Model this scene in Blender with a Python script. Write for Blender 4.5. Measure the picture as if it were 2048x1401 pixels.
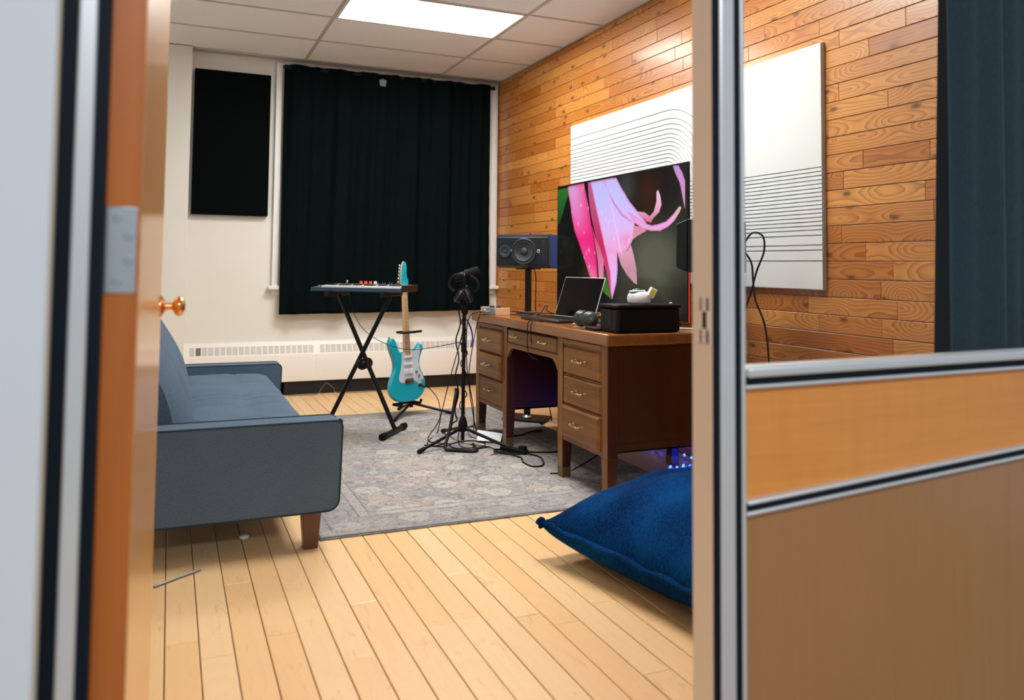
import bpy, bmesh, math, random
import numpy as np
from mathutils import Matrix, Vector
for o in list(bpy.data.objects): bpy.data.objects.remove(o)
SC = bpy.context.scene
COL = SC.collection
PI = math.pi

# ------------------------------------------------------------------ camera
F_PX, CX, CY, YAW, PITCH, ROLL, CAM_H = 1549.89, 979.36, 454.93, 0.3899, 0.0489, 0.011, 1.096
fw = Vector((math.sin(YAW)*math.cos(PITCH), math.cos(YAW)*math.cos(PITCH), math.sin(PITCH)))
r0 = Vector((math.cos(YAW), -math.sin(YAW), 0)); u0 = r0.cross(fw)
rt = math.cos(ROLL)*r0 + math.sin(ROLL)*u0; up = -math.sin(ROLL)*r0 + math.cos(ROLL)*u0
cd = bpy.data.cameras.new('camera'); cam = bpy.data.objects.new('camera', cd); COL.objects.link(cam)
cam.matrix_world = Matrix(((rt.x, up.x, -fw.x, 0), (rt.y, up.y, -fw.y, 0), (rt.z, up.z, -fw.z, CAM_H), (0, 0, 0, 1)))
cd.sensor_width = 36; cd.sensor_fit = 'HORIZONTAL'; cd.lens = F_PX/2048*36
cd.shift_x = (1024-CX)/2048; cd.shift_y = (CY-700.5)/2048
cd.clip_start = 0.05; cd.clip_end = 60
cd.dof.use_dof = True; cd.dof.focus_distance = 3.9; cd.dof.aperture_fstop = 2.6
SC.camera = cam

# ------------------------------------------------------------------ world, exposure
w = bpy.data.worlds.new('world'); SC.world = w; w.use_nodes = True
w.node_tree.nodes['Background'].inputs[0].default_value = (0.80, 0.90, 1.0, 1)
w.node_tree.nodes['Background'].inputs[1].default_value = 0.40
vs = SC.view_settings
vs.view_transform = 'Standard'; vs.look = 'None'; vs.gamma = 1; vs.use_curve_mapping = False
vs.exposure = 0.14
PANEL_POWER = 27.0          # radiance of the ceiling light diffusers
HALL_POWER = 66.0           # added hallway fill light, watts

def area_lamp(name, loc, sx, sy, power, color, rot=(0, 0, 0)):
    l = bpy.data.lights.new(name, 'AREA'); l.shape = 'RECTANGLE'; l.size = sx; l.size_y = sy
    l.energy = power; l.color = color
    o = bpy.data.objects.new(name, l); COL.objects.link(o); o.location = loc; o.rotation_euler = rot
    return o
area_lamp('hallway_fill_light', (0.5, -1.3, 2.75), 1.6, 0.6, HALL_POWER, (0.92, 0.96, 1.0))  # unseen light added to brighten the hallway side of the partition

# ------------------------------------------------------------------ node helpers
def new_mat(name):
    m = bpy.data.materials.new(name); m.use_nodes = True
    return m, m.node_tree, m.node_tree.nodes['Principled BSDF']
class NT:
    def __init__(s, nt): s.nt = nt
    def n(s, t, **kw):
        x = s.nt.nodes.new(t)
        for k, v in kw.items(): setattr(x, k, v)
        return x
    def put(s, sock, v):
        if hasattr(v, 'links'): s.nt.links.new(v, sock)
        elif v is not None: sock.default_value = v
    def m(s, op, a, b=None, c=None, clamp=False):
        x = s.n('ShaderNodeMath', operation=op); x.use_clamp = clamp
        s.put(x.inputs[0], a)
        if b is not None: s.put(x.inputs[1], b)
        if c is not None: s.put(x.inputs[2], c)
        return x.outputs[0]
    def mix(s, f, a, b, bt='MIX'):
        x = s.n('ShaderNodeMix', data_type='RGBA', blend_type=bt)
        s.put(x.inputs[0], f)
        s.put(x.inputs[6], (*a, 1) if isinstance(a, tuple) and len(a) == 3 else a)
        s.put(x.inputs[7], (*b, 1) if isinstance(b, tuple) and len(b) == 3 else b)
        return x.outputs[2]
    def noise(s, vec, scale, detail=3, rough=.5, dist=0):
        x = s.n('ShaderNodeTexNoise'); s.put(x.inputs['Vector'], vec)
        x.inputs['Scale'].default_value = scale; x.inputs['Detail'].default_value = detail
        x.inputs['Roughness'].default_value = rough; x.inputs['Distortion'].default_value = dist
        return x.outputs['Fac']
    def voro(s, vec, scale, feature='F1', rnd=1):
        x = s.n('ShaderNodeTexVoronoi', feature=feature, voronoi_dimensions='2D'); s.put(x.inputs['Vector'], vec)
        x.inputs['Scale'].default_value = scale; x.inputs['Randomness'].default_value = rnd
        return x
    def xyz(s, x=0, y=0, z=0):
        c = s.n('ShaderNodeCombineXYZ'); s.put(c.inputs[0], x); s.put(c.inputs[1], y); s.put(c.inputs[2], z)
        return c.outputs[0]
    def sep(s, v):
        c = s.n('ShaderNodeSeparateXYZ'); s.put(c.inputs[0], v); return c.outputs
    def ramp(s, f, stops):
        x = s.n('ShaderNodeValToRGB'); s.put(x.inputs[0], f); e = x.color_ramp.elements
        while len(e) < len(stops): e.new(.5)
        for i, (p, c) in enumerate(stops):
            e[i].position = p; e[i].color = (*c, 1) if len(c) == 3 else c
        return x.outputs[0]
    def bump(s, h, strength, dist, bsdf):
        b = s.n('ShaderNodeBump'); b.inputs['Strength'].default_value = strength; b.inputs['Distance'].default_value = dist
        s.put(b.inputs['Height'], h); s.put(bsdf.inputs['Normal'], b.outputs[0])
    def coord(s, k='Object'): return s.n('ShaderNodeTexCoord').outputs[k]

def plain(name, col, rough=.5, metal=0, bump=0, bscale=200, coat=0, emis=None, estr=0, spec=.5, vary=0, sheen=0):
    m, nt, b = new_mat(name); N = NT(nt)
    b.inputs['Base Color'].default_value = (*col, 1); b.inputs['Roughness'].default_value = rough
    b.inputs['Metallic'].default_value = metal; b.inputs['Coat Weight'].default_value = coat
    b.inputs['Specular IOR Level'].default_value = spec; b.inputs['Coat Roughness'].default_value = .08
    if sheen: b.inputs['Sheen Weight'].default_value = sheen
    co = N.coord()
    if bump: N.bump(N.noise(co, bscale, 2), bump, .002, b)
    v = vary or .04
    f = N.noise(co, 9, 3)
    N.put(b.inputs['Base Color'], N.mix(f, tuple(c*(1-v) for c in col), tuple(min(1, c*(1+v)) for c in col)))
    if emis: b.inputs['Emission Color'].default_value = (*emis, 1); b.inputs['Emission Strength'].default_value = estr
    return m

def plank_mat(name, light, dark, freq, strength, rough, knots=0, tint=.3, hue=(.9, .8, .6), coat=0, blotch=0):
    """wood planks: UV u runs along the grain in metres, v across (centred); colour attribute 'rnd' is random per plank"""
    m, nt, b = new_mat(name); N = NT(nt)
    u, v, _ = N.sep(N.coord('UV'))
    a = N.n('ShaderNodeAttribute', attribute_name='rnd'); r, g, bl = N.sep(a.outputs['Vector'])
    off = N.m('MULTIPLY', g, 40)
    n1 = N.noise(N.xyz(N.m('MULTIPLY', u, 2.2), off, bl), 1, 1)
    n2 = N.noise(N.xyz(N.m('MULTIPLY', u, 7), N.m('MULTIPLY', v, 30), off), 1, 3)
    h = N.m('MULTIPLY', N.m('SUBTRACT', n1, .46), .34)
    vv = N.m('ADD', v, N.m('MULTIPLY', N.m('SUBTRACT', bl, .5), .09))
    rr = N.m('SQRT', N.m('ADD', N.m('MULTIPLY', vv, vv), N.m('MULTIPLY', h, h)))
    rr = N.m('ADD', rr, N.m('MULTIPLY', n2, .012))
    ring = N.m('FRACT', N.m('MULTIPLY', rr, freq))
    ring = N.m('POWER', ring, 2.2)
    fine = N.noise(N.xyz(N.m('MULTIPLY', u, 12), N.m('MULTIPLY', v, 700), off), 1, 3)
    f = N.m('MULTIPLY', ring, strength)
    f = N.m('ADD', f, N.m('MULTIPLY', N.m('SUBTRACT', fine, .5), .25), clamp=True)
    c = N.mix(f, light, dark)
    c = N.mix(N.m('MULTIPLY', r, tint), c, hue, 'MULTIPLY')
    if blotch:
        nb = N.noise(N.xyz(N.m('MULTIPLY', u, 5), N.m('MULTIPLY', v, 22), off), 1, 4, .6, 1.5)
        nb = N.m('MULTIPLY', N.m('SUBTRACT', nb, .60, clamp=True), blotch, clamp=True)
        c = N.mix(nb, c, tuple(x*y for x, y in zip(light, (.72, .56, .36))))
    if knots:
        vo = N.voro(N.xyz(N.m('MULTIPLY', u, 4.2), N.m('MULTIPLY', N.m('ADD', v, off), 8.5), bl), 1)
        d = N.m('SUBTRACT', 1, N.m('MULTIPLY', vo.outputs['Distance'], 8.5), clamp=True)
        d2 = N.m('SUBTRACT', 1, N.m('MULTIPLY', vo.outputs['Distance'], 4), clamp=True)
        sel = N.m('LESS_THAN', N.sep(vo.outputs['Color'])[0], knots)
        c = N.mix(N.m('MULTIPLY', N.m('MULTIPLY', d2, sel), .45), c, dark)
        c = N.mix(N.m('MULTIPLY', N.m('MULTIPLY', N.m('POWER', d, .5), sel), .9), c, tuple(x*.28 for x in dark))
    N.put(b.inputs['Base Color'], c)
    b.inputs['Roughness'].default_value = rough; b.inputs['Coat Weight'].default_value = coat; b.inputs['Coat Roughness'].default_value = .15
    N.bump(N.m('ADD', ring, fine), .12, .001, b)
    return m

def grain_mat(name, light, dark, axis='z', scale=1, rough=.35, coat=.2, contrast=1, figure=0):
    m, nt, b = new_mat(name); N = NT(nt)
    co = N.coord()
    mp = N.n('ShaderNodeMapping'); N.put(mp.inputs[0], co)
    s = dict(x=(2, 45, 45), y=(45, 2, 45), z=(45, 45, 2))[axis]
    mp.inputs['Scale'].default_value = tuple(k*scale for k in s)
    f = N.noise(mp.outputs[0], 1, 5, .6, .4)
    mp2 = N.n('ShaderNodeMapping'); N.put(mp2.inputs[0], co)
    mp2.inputs['Scale'].default_value = tuple(k*scale*.12 for k in s)
    f2 = N.noise(mp2.outputs[0], 1, 3, .5, 1)
    f = N.m('ADD', N.m('MULTIPLY', f, .55), N.m('MULTIPLY', f2, .45))
    if figure:
        mp3 = N.n('ShaderNodeMapping'); N.put(mp3.inputs[0], co)
        s3 = dict(x=(60, 6, 6), y=(6, 60, 6), z=(6, 6, 60))[axis]
        mp3.inputs['Scale'].default_value = s3
        f = N.m('ADD', f, N.m('MULTIPLY', N.m('SUBTRACT', N.noise(mp3.outputs[0], 1, 2), .5), figure))
    lo, hi = .5-.22/contrast, .5+.22/contrast
    c = N.ramp(f, [(lo, dark), (hi, light)])
    N.put(b.inputs['Base Color'], c); b.inputs['Roughness'].default_value = rough
    b.inputs['Coat Weight'].default_value = coat; b.inputs['Coat Roughness'].default_value = .12
    return m

def fabric_mat(name, c1, c2, rough=.95, weave=900, sheen=.3, bump=.25, patch=.3):
    m, nt, b = new_mat(name); N = NT(nt); co = N.coord()
    x, y, z = N.sep(co)
    wv = N.noise(N.xyz(N.m('MULTIPLY', x, .25), y, z), weave, 1)
    wv2 = N.noise(N.xyz(x, y, N.m('MULTIPLY', z, .2)), weave*.7, 1)
    f = N.m('ADD', N.m('MULTIPLY', wv, .5), N.m('MULTIPLY', wv2, .5))
    big = N.noise(co, 4, 2)
    c = N.mix(N.m('MULTIPLY_ADD', N.m('SUBTRACT', f, .5), 3, N.m('ADD', .5-patch*.5, N.m('MULTIPLY', big, patch)), clamp=True), c1, c2)
    N.put(b.inputs['Base Color'], c); b.inputs['Roughness'].default_value = rough
    b.inputs['Sheen Weight'].default_value = sheen; b.inputs['Specular IOR Level'].default_value = .06
    N.bump(f, bump, .001, b)
    return m

# ------------------------------------------------------------------ geometry helpers
XF = {}     # world transform of every thing / part (by name)
def thing(name, label, cat, loc=(0, 0, 0), rz=0, group=None, kind=None):
    o = bpy.data.objects.new(name, None); COL.objects.link(o); o.empty_display_size = .1
    o.location = loc; o.rotation_euler = (0, 0, rz); tag(o, label, cat, group, kind)
    XF[o.name] = Matrix.Translation(loc) @ Matrix.Rotation(rz, 4, 'Z')
    return o
def tag(o, label=None, cat=None, group=None, kind=None):
    if label: o['label'] = label
    if cat: o['category'] = cat
    if group: o['group'] = group
    if kind: o['kind'] = kind
    return o

def catmull(pts, n=6, closed=False):
    P = [Vector(p) for p in pts]; out = []
    L = len(P)
    rng = range(L if closed else L-1)
    for i in rng:
        if closed: a, b, c, d = P[i-1], P[i], P[(i+1) % L], P[(i+2) % L]
        else: a, b, c, d = P[max(i-1, 0)], P[i], P[i+1], P[min(i+2, L-1)]
        for k in range(n):
            t = k/n
            out.append(.5*((2*b)+(c-a)*t+(2*a-5*b+4*c-d)*t*t+(3*b-a-3*c+d)*t**3))
    if not closed: out.append(P[-1])
    return out

class B:
    def __init__(s): s.bm = bmesh.new()
    def _t(s, vs, M):
        if M is not None: bmesh.ops.transform(s.bm, matrix=M, verts=vs)
        return vs
    def box(s, x0, x1, y0, y1, z0, z1, M=None):
        r = bmesh.ops.create_cube(s.bm, size=1)['verts']
        bmesh.ops.transform(s.bm, verts=r, matrix=Matrix.Translation(((x0+x1)/2, (y0+y1)/2, (z0+z1)/2)) @ Matrix.Diagonal((abs(x1-x0), abs(y1-y0), abs(z1-z0), 1)))
        return s._t(r, M) and s
    def hexa(s, lo, hi, M=None):
        """lo, hi: four points each (same winding)"""
        v = [s.bm.verts.new(p) for p in list(lo)+list(hi)]
        for f in ((3, 2, 1, 0), (4, 5, 6, 7), (0, 1, 5, 4), (1, 2, 6, 5), (2, 3, 7, 6), (3, 0, 4, 7)):
            s.bm.faces.new([v[i] for i in f])
        s._t(v, M); return s
    def cyl(s, p0, p1, r, r2=None, seg=20, M=None):
        p0, p1 = Vector(p0), Vector(p1); d = p1-p0; L = d.length
        res = bmesh.ops.create_cone(s.bm, cap_ends=True, segments=seg, radius1=r, radius2=r if r2 is None else r2, depth=L)['verts']
        q = d.to_track_quat('Z', 'Y').to_matrix().to_4x4()
        bmesh.ops.transform(s.bm, verts=res, matrix=Matrix.Translation((p0+p1)/2) @ q)
        s._t(res, M); return s
    def ball(s, c, r, sc=(1, 1, 1), M=None, seg=20):
        res = bmesh.ops.create_uvsphere(s.bm, u_segments=seg, v_segments=seg*2//3, radius=r)['verts']
        bmesh.ops.transform(s.bm, verts=res, matrix=Matrix.Translation(c) @ Matrix.Diagonal((*sc, 1)))
        s._t(res, M); return s
    def tube(s, pts, r, seg=8, smooth=0, closed=False, M=None):
        if smooth: pts = catmull(pts, smooth, closed)
        P = [Vector(p) for p in pts]; n = len(P); rings = []; allv = []
        nrm = None
        for i in range(n):
            if closed: t = (P[(i+1) % n]-P[i-1])
            else: t = P[min(i+1, n-1)]-P[max(i-1, 0)]
            t = t.normalized() if t.length > 1e-9 else Vector((0, 0, 1))
            if nrm is None:
                nrm = t.orthogonal().normalized()
            nrm = (nrm-t*nrm.dot(t)); nrm = nrm.normalized() if nrm.length > 1e-6 else t.orthogonal().normalized()
            bn = t.cross(nrm); rad = r[i] if isinstance(r, (list, tuple)) else r
            ring = [s.bm.verts.new(P[i]+rad*(math.cos(2*PI*k/seg)*nrm+math.sin(2*PI*k/seg)*bn)) for k in range(seg)]
            rings.append(ring); allv += ring
        m = n if closed else n-1
        for i in range(m):
            a, b = rings[i], rings[(i+1) % n]
            for k in range(seg): s.bm.faces.new((a[k], a[(k+1) % seg], b[(k+1) % seg], b[k]))
        if not closed:
            s.bm.faces.new(rings[0][::-1]); s.bm.faces.new(rings[-1])
        s._t(allv, M); return s
    def lathe(s, prof, M=None, seg=28):
        rings = []; allv = []
        for r, z in prof:
            if r < 1e-5: ring = [s.bm.verts.new((0, 0, z))]
            else: ring = [s.bm.verts.new((r*math.cos(2*PI*k/seg), r*math.sin(2*PI*k/seg), z)) for k in range(seg)]
            rings.append(ring); allv += ring
        for a, b in zip(rings, rings[1:]):
            for k in range(seg):
                k2 = (k+1) % seg
                if len(a) == 1 and len(b) == 1: continue
                if len(a) == 1: s.bm.faces.new((a[0], b[k2], b[k]))
                elif len(b) == 1: s.bm.faces.new((a[k], a[k2], b[0]))
                else: s.bm.faces.new((a[k], a[k2], b[k2], b[k]))
        if len(rings[0]) > 1: s.bm.faces.new(rings[0][::-1])
        if len(rings[-1]) > 1: s.bm.faces.new(rings[-1])
        s._t(allv, M); return s
    def prism(s, pts, a, b, plane='xy', M=None):
        """2D outline extruded from a to b along the plane's normal"""
        def P(p, h):
            return {'xy': (p[0], p[1], h), 'xz': (p[0], h, p[1]), 'yz': (h, p[0], p[1])}[plane]
        lo = [s.bm.verts.new(P(p, a)) for p in pts]; hi = [s.bm.verts.new(P(p, b)) for p in pts]
        n = len(pts)
        s.bm.faces.new(lo[::-1]); s.bm.faces.new(hi)
        for i in range(n): s.bm.faces.new((lo[i], lo[(i+1) % n], hi[(i+1) % n], hi[i]))
        s._t(lo+hi, M); return s
    def make(s, name, mat, parent=None, bevel=0, seg=2, smooth=True, angle=32, world=False, subsurf=0, thick=0):
        bmesh.ops.recalc_face_normals(s.bm, faces=s.bm.faces)
        me = bpy.data.meshes.new(name)
        if parent is not None and world: s.bm.transform(XF[parent.name].inverted())
        s.bm.to_mesh(me); s.bm.free()
        if mat: me.materials.append(mat)
        if smooth:
            me.polygons.foreach_set('use_smooth', [True]*len(me.polygons)); me.set_sharp_from_angle(angle=math.radians(angle))
        o = bpy.data.objects.new(name, me); COL.objects.link(o)
        if parent is not None:
            o.parent = parent; XF[o.name] = XF[parent.name]
        else: XF[o.name] = Matrix.Identity(4)
        if thick:
            t = o.modifiers.new('solid', 'SOLIDIFY'); t.thickness = thick; t.offset = 0
        if bevel:
            m = o.modifiers.new('bevel', 'BEVEL'); m.width = bevel; m.segments = seg; m.limit_method = 'ANGLE'; m.angle_limit = math.radians(40)
            m.harden_normals = False
        if subsurf:
            m = o.modifiers.new('sub', 'SUBSURF'); m.levels = subsurf; m.render_levels = subsurf
        return o

def struct(o, label=None, cat=None): return tag(o, label, cat, kind='structure')

def smoothgrid(name, fn, nu, nv, mat, parent=None, thick=0, closed_u=False, world=False):
    """mesh from fn(s, t) -> point with s, t in 0..1"""
    b = B(); V = [[b.bm.verts.new(fn(i/nu, j/nv)) for j in range(nv+1)] for i in range(nu+1 if not closed_u else nu)]
    n = nu
    for i in range(n):
        a = V[i]; c = V[(i+1) % nu] if closed_u else V[i+1]
        for j in range(nv): b.bm.faces.new((a[j], c[j], c[j+1], a[j+1]))
    return b.make(name, mat, parent, smooth=True, angle=80, thick=thick, world=world)

def planks(name, mat, org, U, Vv, Nn, ulen, vlen, pitch, lens, gap, thick, seed, label, phase=0.0, uphase=0):
    """a surface of boards in courses: org + u*U + v*Vv, faces towards Nn"""
    rnd = random.Random(seed); bm = bmesh.new(); uvl = bm.loops.layers.uv.new('UVMap'); cl = bm.loops.layers.float_color.new('rnd')
    U, Vv, Nn, org = Vector(U), Vector(Vv), Vector(Nn), Vector(org)
    v = phase-pitch if phase > 0 else 0
    bw = .0018
    while v < vlen:
        va, vb = max(v, 0), min(v+pitch, vlen)
        if vb-va > .006:
            u = -rnd.random()*lens[0]*.8
            while u < ulen:
                L = rnd.uniform(*lens); ua, ub = max(u, 0), min(u+L, ulen)
                if ub-ua > .01:
                    g = gap/2; c = (rnd.random(), rnd.random(), rnd.random(), 1); uo = rnd.random()*30
                    dz = rnd.uniform(-.0006, .0006) if thick > .004 else 0
                    def P(a, b_, h): return org+U*a+Vv*b_+Nn*h
                    o4 = [(ua+g*.4, va+g), (ub-g*.4, va+g), (ub-g*.4, vb-g), (ua+g*.4, vb-g)]
                    i4 = [(ua+g+bw, va+g+bw), (ub-g-bw, va+g+bw), (ub-g-bw, vb-g-bw), (ua+g+bw, vb-g-bw)]
                    lo = [bm.verts.new(P(*p, -thick)) for p in o4]; mi = [bm.verts.new(P(*p, -bw*.8+dz)) for p in o4]; hi = [bm.verts.new(P(*p, dz)) for p in i4]
                    vm = v+pitch/2
                    fs = [bm.faces.new(hi)]
                    for k in range(4):
                        k2 = (k+1) % 4
                        fs.append(bm.faces.new((mi[k], mi[k2], hi[k2], hi[k]))); fs.append(bm.faces.new((lo[k], lo[k2], mi[k2], mi[k])))
                    for f in fs:
                        for l in f.loops:
                            d = l.vert.co-org
                            l[uvl].uv = (d.dot(U)+uo, d.dot(Vv)-vm); l[cl] = c
                u += L
        v += pitch
    bmesh.ops.recalc_face_normals(bm, faces=bm.faces)
    me = bpy.data.meshes.new(name); bm.to_mesh(me); bm.free(); me.materials.append(mat)
    o = bpy.data.objects.new(name, me); COL.objects.link(o); XF[o.name] = Matrix.Identity(4)
    return struct(o, label, name.split('_')[0])

# ------------------------------------------------------------------ room dimensions
XR, XL, YB, YF, ZC = 2.828, -.62, 6.71, 1.14, 2.82
YP = 1.08     # hallway face of the glazed partition

# ------------------------------------------------------------------ materials
M_wallwhite = plain('wall_paint', (.76, .765, .715), .6, bump=.05, bscale=120, vary=.01)
M_trim = plain('trim_paint', (.82, .82, .80), .4, vary=.01)
M_ceil = plain('ceiling_tile', (.84, .885, .93), .9, bump=.3, bscale=260, vary=.02)
M_tbar = plain('ceiling_bar', (.50, .48, .45), .5)
M_floor = plank_mat('maple_floor', (.88, .62, .33), (.72, .45, .19), 30, .13, .42, knots=0, tint=.8, hue=(.95, .84, .72), coat=.12, blotch=4.0)
M_pine = plank_mat('pine_wall', (.66, .30, .068), (.29, .085, .014), 80, .80, .38, knots=.32, tint=1.0, hue=(.68, .50, .34), coat=.22, blotch=1.2)
M_groove = plain('plank_groove', (.10, .045, .015), .8)
M_floorgap = plain('floor_gap', (.09, .045, .018), .8)
M_black = plain('black_plastic', (.0045, .005, .006), .45, bump=.1, spec=.22)
M_blacksatin = plain('black_satin_metal', (.005, .0055, .0065), .42, 0, spec=.25)
M_rubber = plain('black_rubber', (.006, .006, .007), .8, spec=.2)
M_blackcable = plain('black_cable', (.006, .0065, .007), .55, spec=.25)
M_alu = plain('brushed_aluminium', (.74, .75, .76), .36, .55)
M_gasket = plain('black_gasket', (.001, .006, .013), .6, spec=.2)
M_steel = plain('steel', (.60, .62, .64), .3, .9)
M_chrome = plain('chrome', (.75, .76, .78), .12, 1)
M_brass = plain('antique_brass', (.50, .38, .17), .32, .9, vary=.15)
M_brassdark = plain('brass_ferrule', (.20, .15, .06), .45, .7)
M_copper = plain('polished_bronze_knob', (.85, .42, .16), .2, 1)
M_frost = plain('white_laminate', (.74, .77, .81), .3, coat=.2, vary=.02)
M_doorface = grain_mat('door_birch', (.88, .49, .155), (.74, .36, .10), 'z', .6, .3, .4, 1)
M_dooredge = grain_mat('door_edge_wood', (.66, .185, .018), (.42, .10, .010), 'z', .6, .4, .25, 1)
M_jamb = plain('putty_enamel', (.88, .76, .62), .4, vary=.03)
M_beech = grain_mat('beech_strip', (.84, .33, .065), (.70, .25, .042), 'x', 1.6, .35, .15, .9, .25)
M_kick = grain_mat('tan_laminate', (.43, .205, .076), (.37, .165, .058), 'z', 2.5, .25, .3, .7)
M_sofa = fabric_mat('blue_grey_linen', (.044, .074, .108), (.150, .215, .295), weave=1100, sheen=.05)
M_sofapipe = fabric_mat('dark_piping', (.022, .038, .058), (.045, .07, .10), sheen=0)
M_velvet = fabric_mat('navy_velvet', (.0004, .010, .055), (.0014, .055, .200), .9, 300, .0, .1, 2.2)
M_curtain = fabric_mat('black_green_cloth', (.0008, .0026, .0030), (.0024, .0078, .0084), .9, 500, .0)
M_curtain2 = fabric_mat('navy_cloth_hazed', (.0035, .020, .033), (.0085, .044, .068), .8, 500, .2)  # navy lightened to paint in the hallway reflection on the glass
M_pad = fabric_mat('black_felt', (.0010, .0022, .0022), (.0022, .0040, .0040), .95, 600, 0)
M_foam = plain('white_felt_panel', (.66, .685, .69), .85, bump=.1, bscale=500, vary=.01)
M_legwood = grain_mat('sofa_leg_wood', (.13, .036, .010), (.075, .019, .006), 'z', 1, .35, .4)
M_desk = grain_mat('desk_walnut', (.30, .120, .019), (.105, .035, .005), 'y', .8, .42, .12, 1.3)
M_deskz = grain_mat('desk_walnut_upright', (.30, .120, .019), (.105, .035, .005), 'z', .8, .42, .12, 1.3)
M_deskside = grain_mat('desk_mahogany_and_shade', (.065, .013, .0035), (.030, .0055, .0018), 'z', .5, .40, .12, 1)  # mahogany of the side panels, also painted shade on the near leg faces
M_desktop = grain_mat('desk_top_walnut', (.30, .115, .028), (.165, .055, .012), 'y', .5, .26, .35, .9)
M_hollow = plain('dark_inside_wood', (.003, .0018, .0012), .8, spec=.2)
M_cream = plain('cream_metal', (.80, .785, .74), .4, vary=.01)
M_grilldark = plain('grille_shadow', (.13, .13, .12), .7)
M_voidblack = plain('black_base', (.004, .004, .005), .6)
M_blue = plain('blue_vinyl', (.002, .035, .26), .55, vary=.03, spec=.2)
M_spk = plain('speaker_baffle', (.006, .013, .018), .45, spec=.3)
M_cone = plain('speaker_cone', (.020, .028, .034), .5)
M_teal = plain('turquoise_lacquer', (.008, .40, .50), .22, coat=.4, vary=.02)
M_maple = grain_mat('guitar_maple', (.72, .46, .25), (.60, .35, .17), 'z', 1.2, .35, .3)
M_pickguard = plain('pickguard', (.62, .66, .74), .25, coat=.3)
M_whiteplast = plain('white_plastic', (.80, .80, .80), .3)
M_keybody = plain('slate_blue_plastic', (.030, .070, .115), .35)
M_orange = plain('orange_plastic', (.85, .12, .03), .4)
M_silver = plain('silver_grey_metal', (.30, .31, .33), .35, .6)
M_ltwood = grain_mat('pale_wood', (.78, .50, .30), (.68, .40, .22), 'x', 1, .5, 0)
M_laptop = plain('laptop_shell', (.06, .06, .065), .3, .7)
M_screenoff = plain('dark_glass', (.002, .002, .003), .12, spec=.15)
M_headph = plain('dark_silver_plastic', (.055, .062, .066), .3, .4)
M_yellow = plain('yellow_label', (.75, .60, .03), .5)
M_bluecable = plain('blue_cable', (.01, .06, .55), .4)
M_white_cable = plain('white_cable', (.7, .7, .7), .5)
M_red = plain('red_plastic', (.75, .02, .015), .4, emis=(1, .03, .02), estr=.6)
M_led = plain('blue_led', (.05, .1, .9), .3, emis=(.015, .05, 1), estr=13)
M_paper = plain('white_card', (.75, .80, .85), .6)
M_glassdome = plain('teal_glass_lens', (.01, .10, .10), .05, coat=1)

m, nt, bs = new_mat('light_diffuser'); bs.inputs['Emission Color'].default_value = (1.0, .965, .92, 1); bs.inputs['Emission Strength'].default_value = PANEL_POWER
bs.inputs['Base Color'].default_value = (.9, .9, .9, 1); M_diff = m
# clear glass pane: see-through with fresnel reflection
m = bpy.data.materials.new('clear_glass'); m.use_nodes = True; nt = m.node_tree
for n_ in list(nt.nodes): nt.nodes.remove(n_)
N = NT(nt); out = N.n('ShaderNodeOutputMaterial'); tr = N.n('ShaderNodeBsdfTransparent'); gl = N.n('ShaderNodeBsdfGlossy'); fr = N.n('ShaderNodeFresnel'); mx = N.n('ShaderNodeMixShader')
tr.inputs[0].default_value = (.97, .985, .98, 1); gl.inputs['Roughness'].default_value = .01; fr.inputs[0].default_value = 1.35
geo = N.n('ShaderNodeNewGeometry'); nt.links.new(N.m('MULTIPLY', fr.outputs[0], N.m('SUBTRACT', 1, geo.outputs['Backfacing'])), mx.inputs[0]); nt.links.new(tr.outputs[0], mx.inputs[1]); nt.links.new(gl.outputs[0], mx.inputs[2]); nt.links.new(mx.outputs[0], out.inputs[0])
M_glass = m

# rug
m, nt, bs = new_mat('faded_oriental_rug'); N = NT(nt)
u, v, _ = N.sep(N.coord('Generated'))
RW, RL = 1.80, 2.45
X = N.m('MULTIPLY', u, RW); Y = N.m('MULTIPLY', v, RL)
ex = N.m('MINIMUM', X, N.m('SUBTRACT', RW, X)); ey = N.m('MINIMUM', Y, N.m('SUBTRACT', RL, Y)); e = N.m('MINIMUM', ex, ey)
P2 = N.xyz(X, Y, 0)
big = N.noise(P2, 3.5, 3); mid = N.noise(P2, 16, 4, .65); fin = N.noise(P2, 90, 3, .7)
base = N.mix(N.m('MULTIPLY_ADD', N.m('SUBTRACT', big, .5), 4, .5, clamp=True), (.40, .345, .305), (.265, .265, .28))
warp = N.xyz(N.m('ADD', X, N.m('MULTIPLY', mid, .11)), N.m('ADD', N.m('MULTIPLY', Y, 1.1), N.m('MULTIPLY', N.noise(P2, 40, 2), .03)), 0)
c = base
def contour(scale, wd, col, amt, c, seed):
    n_ = N.noise(N.xyz(N.m('ADD', X, seed), Y, 0), scale, 1, .4, 1.2)
    k_ = N.m('LESS_THAN', N.m('ABSOLUTE', N.m('SUBTRACT', n_, .5)), wd)
    return N.mix(N.m('MULTIPLY', k_, amt), c, col)
c = contour(7, .022, (.09, .12, .16), .6, c, 3); c = contour(20, .035, (.50, .47, .43), .5, c, 7); c = contour(26, .02, (.17, .18, .20), .45, c, 11)
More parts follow.
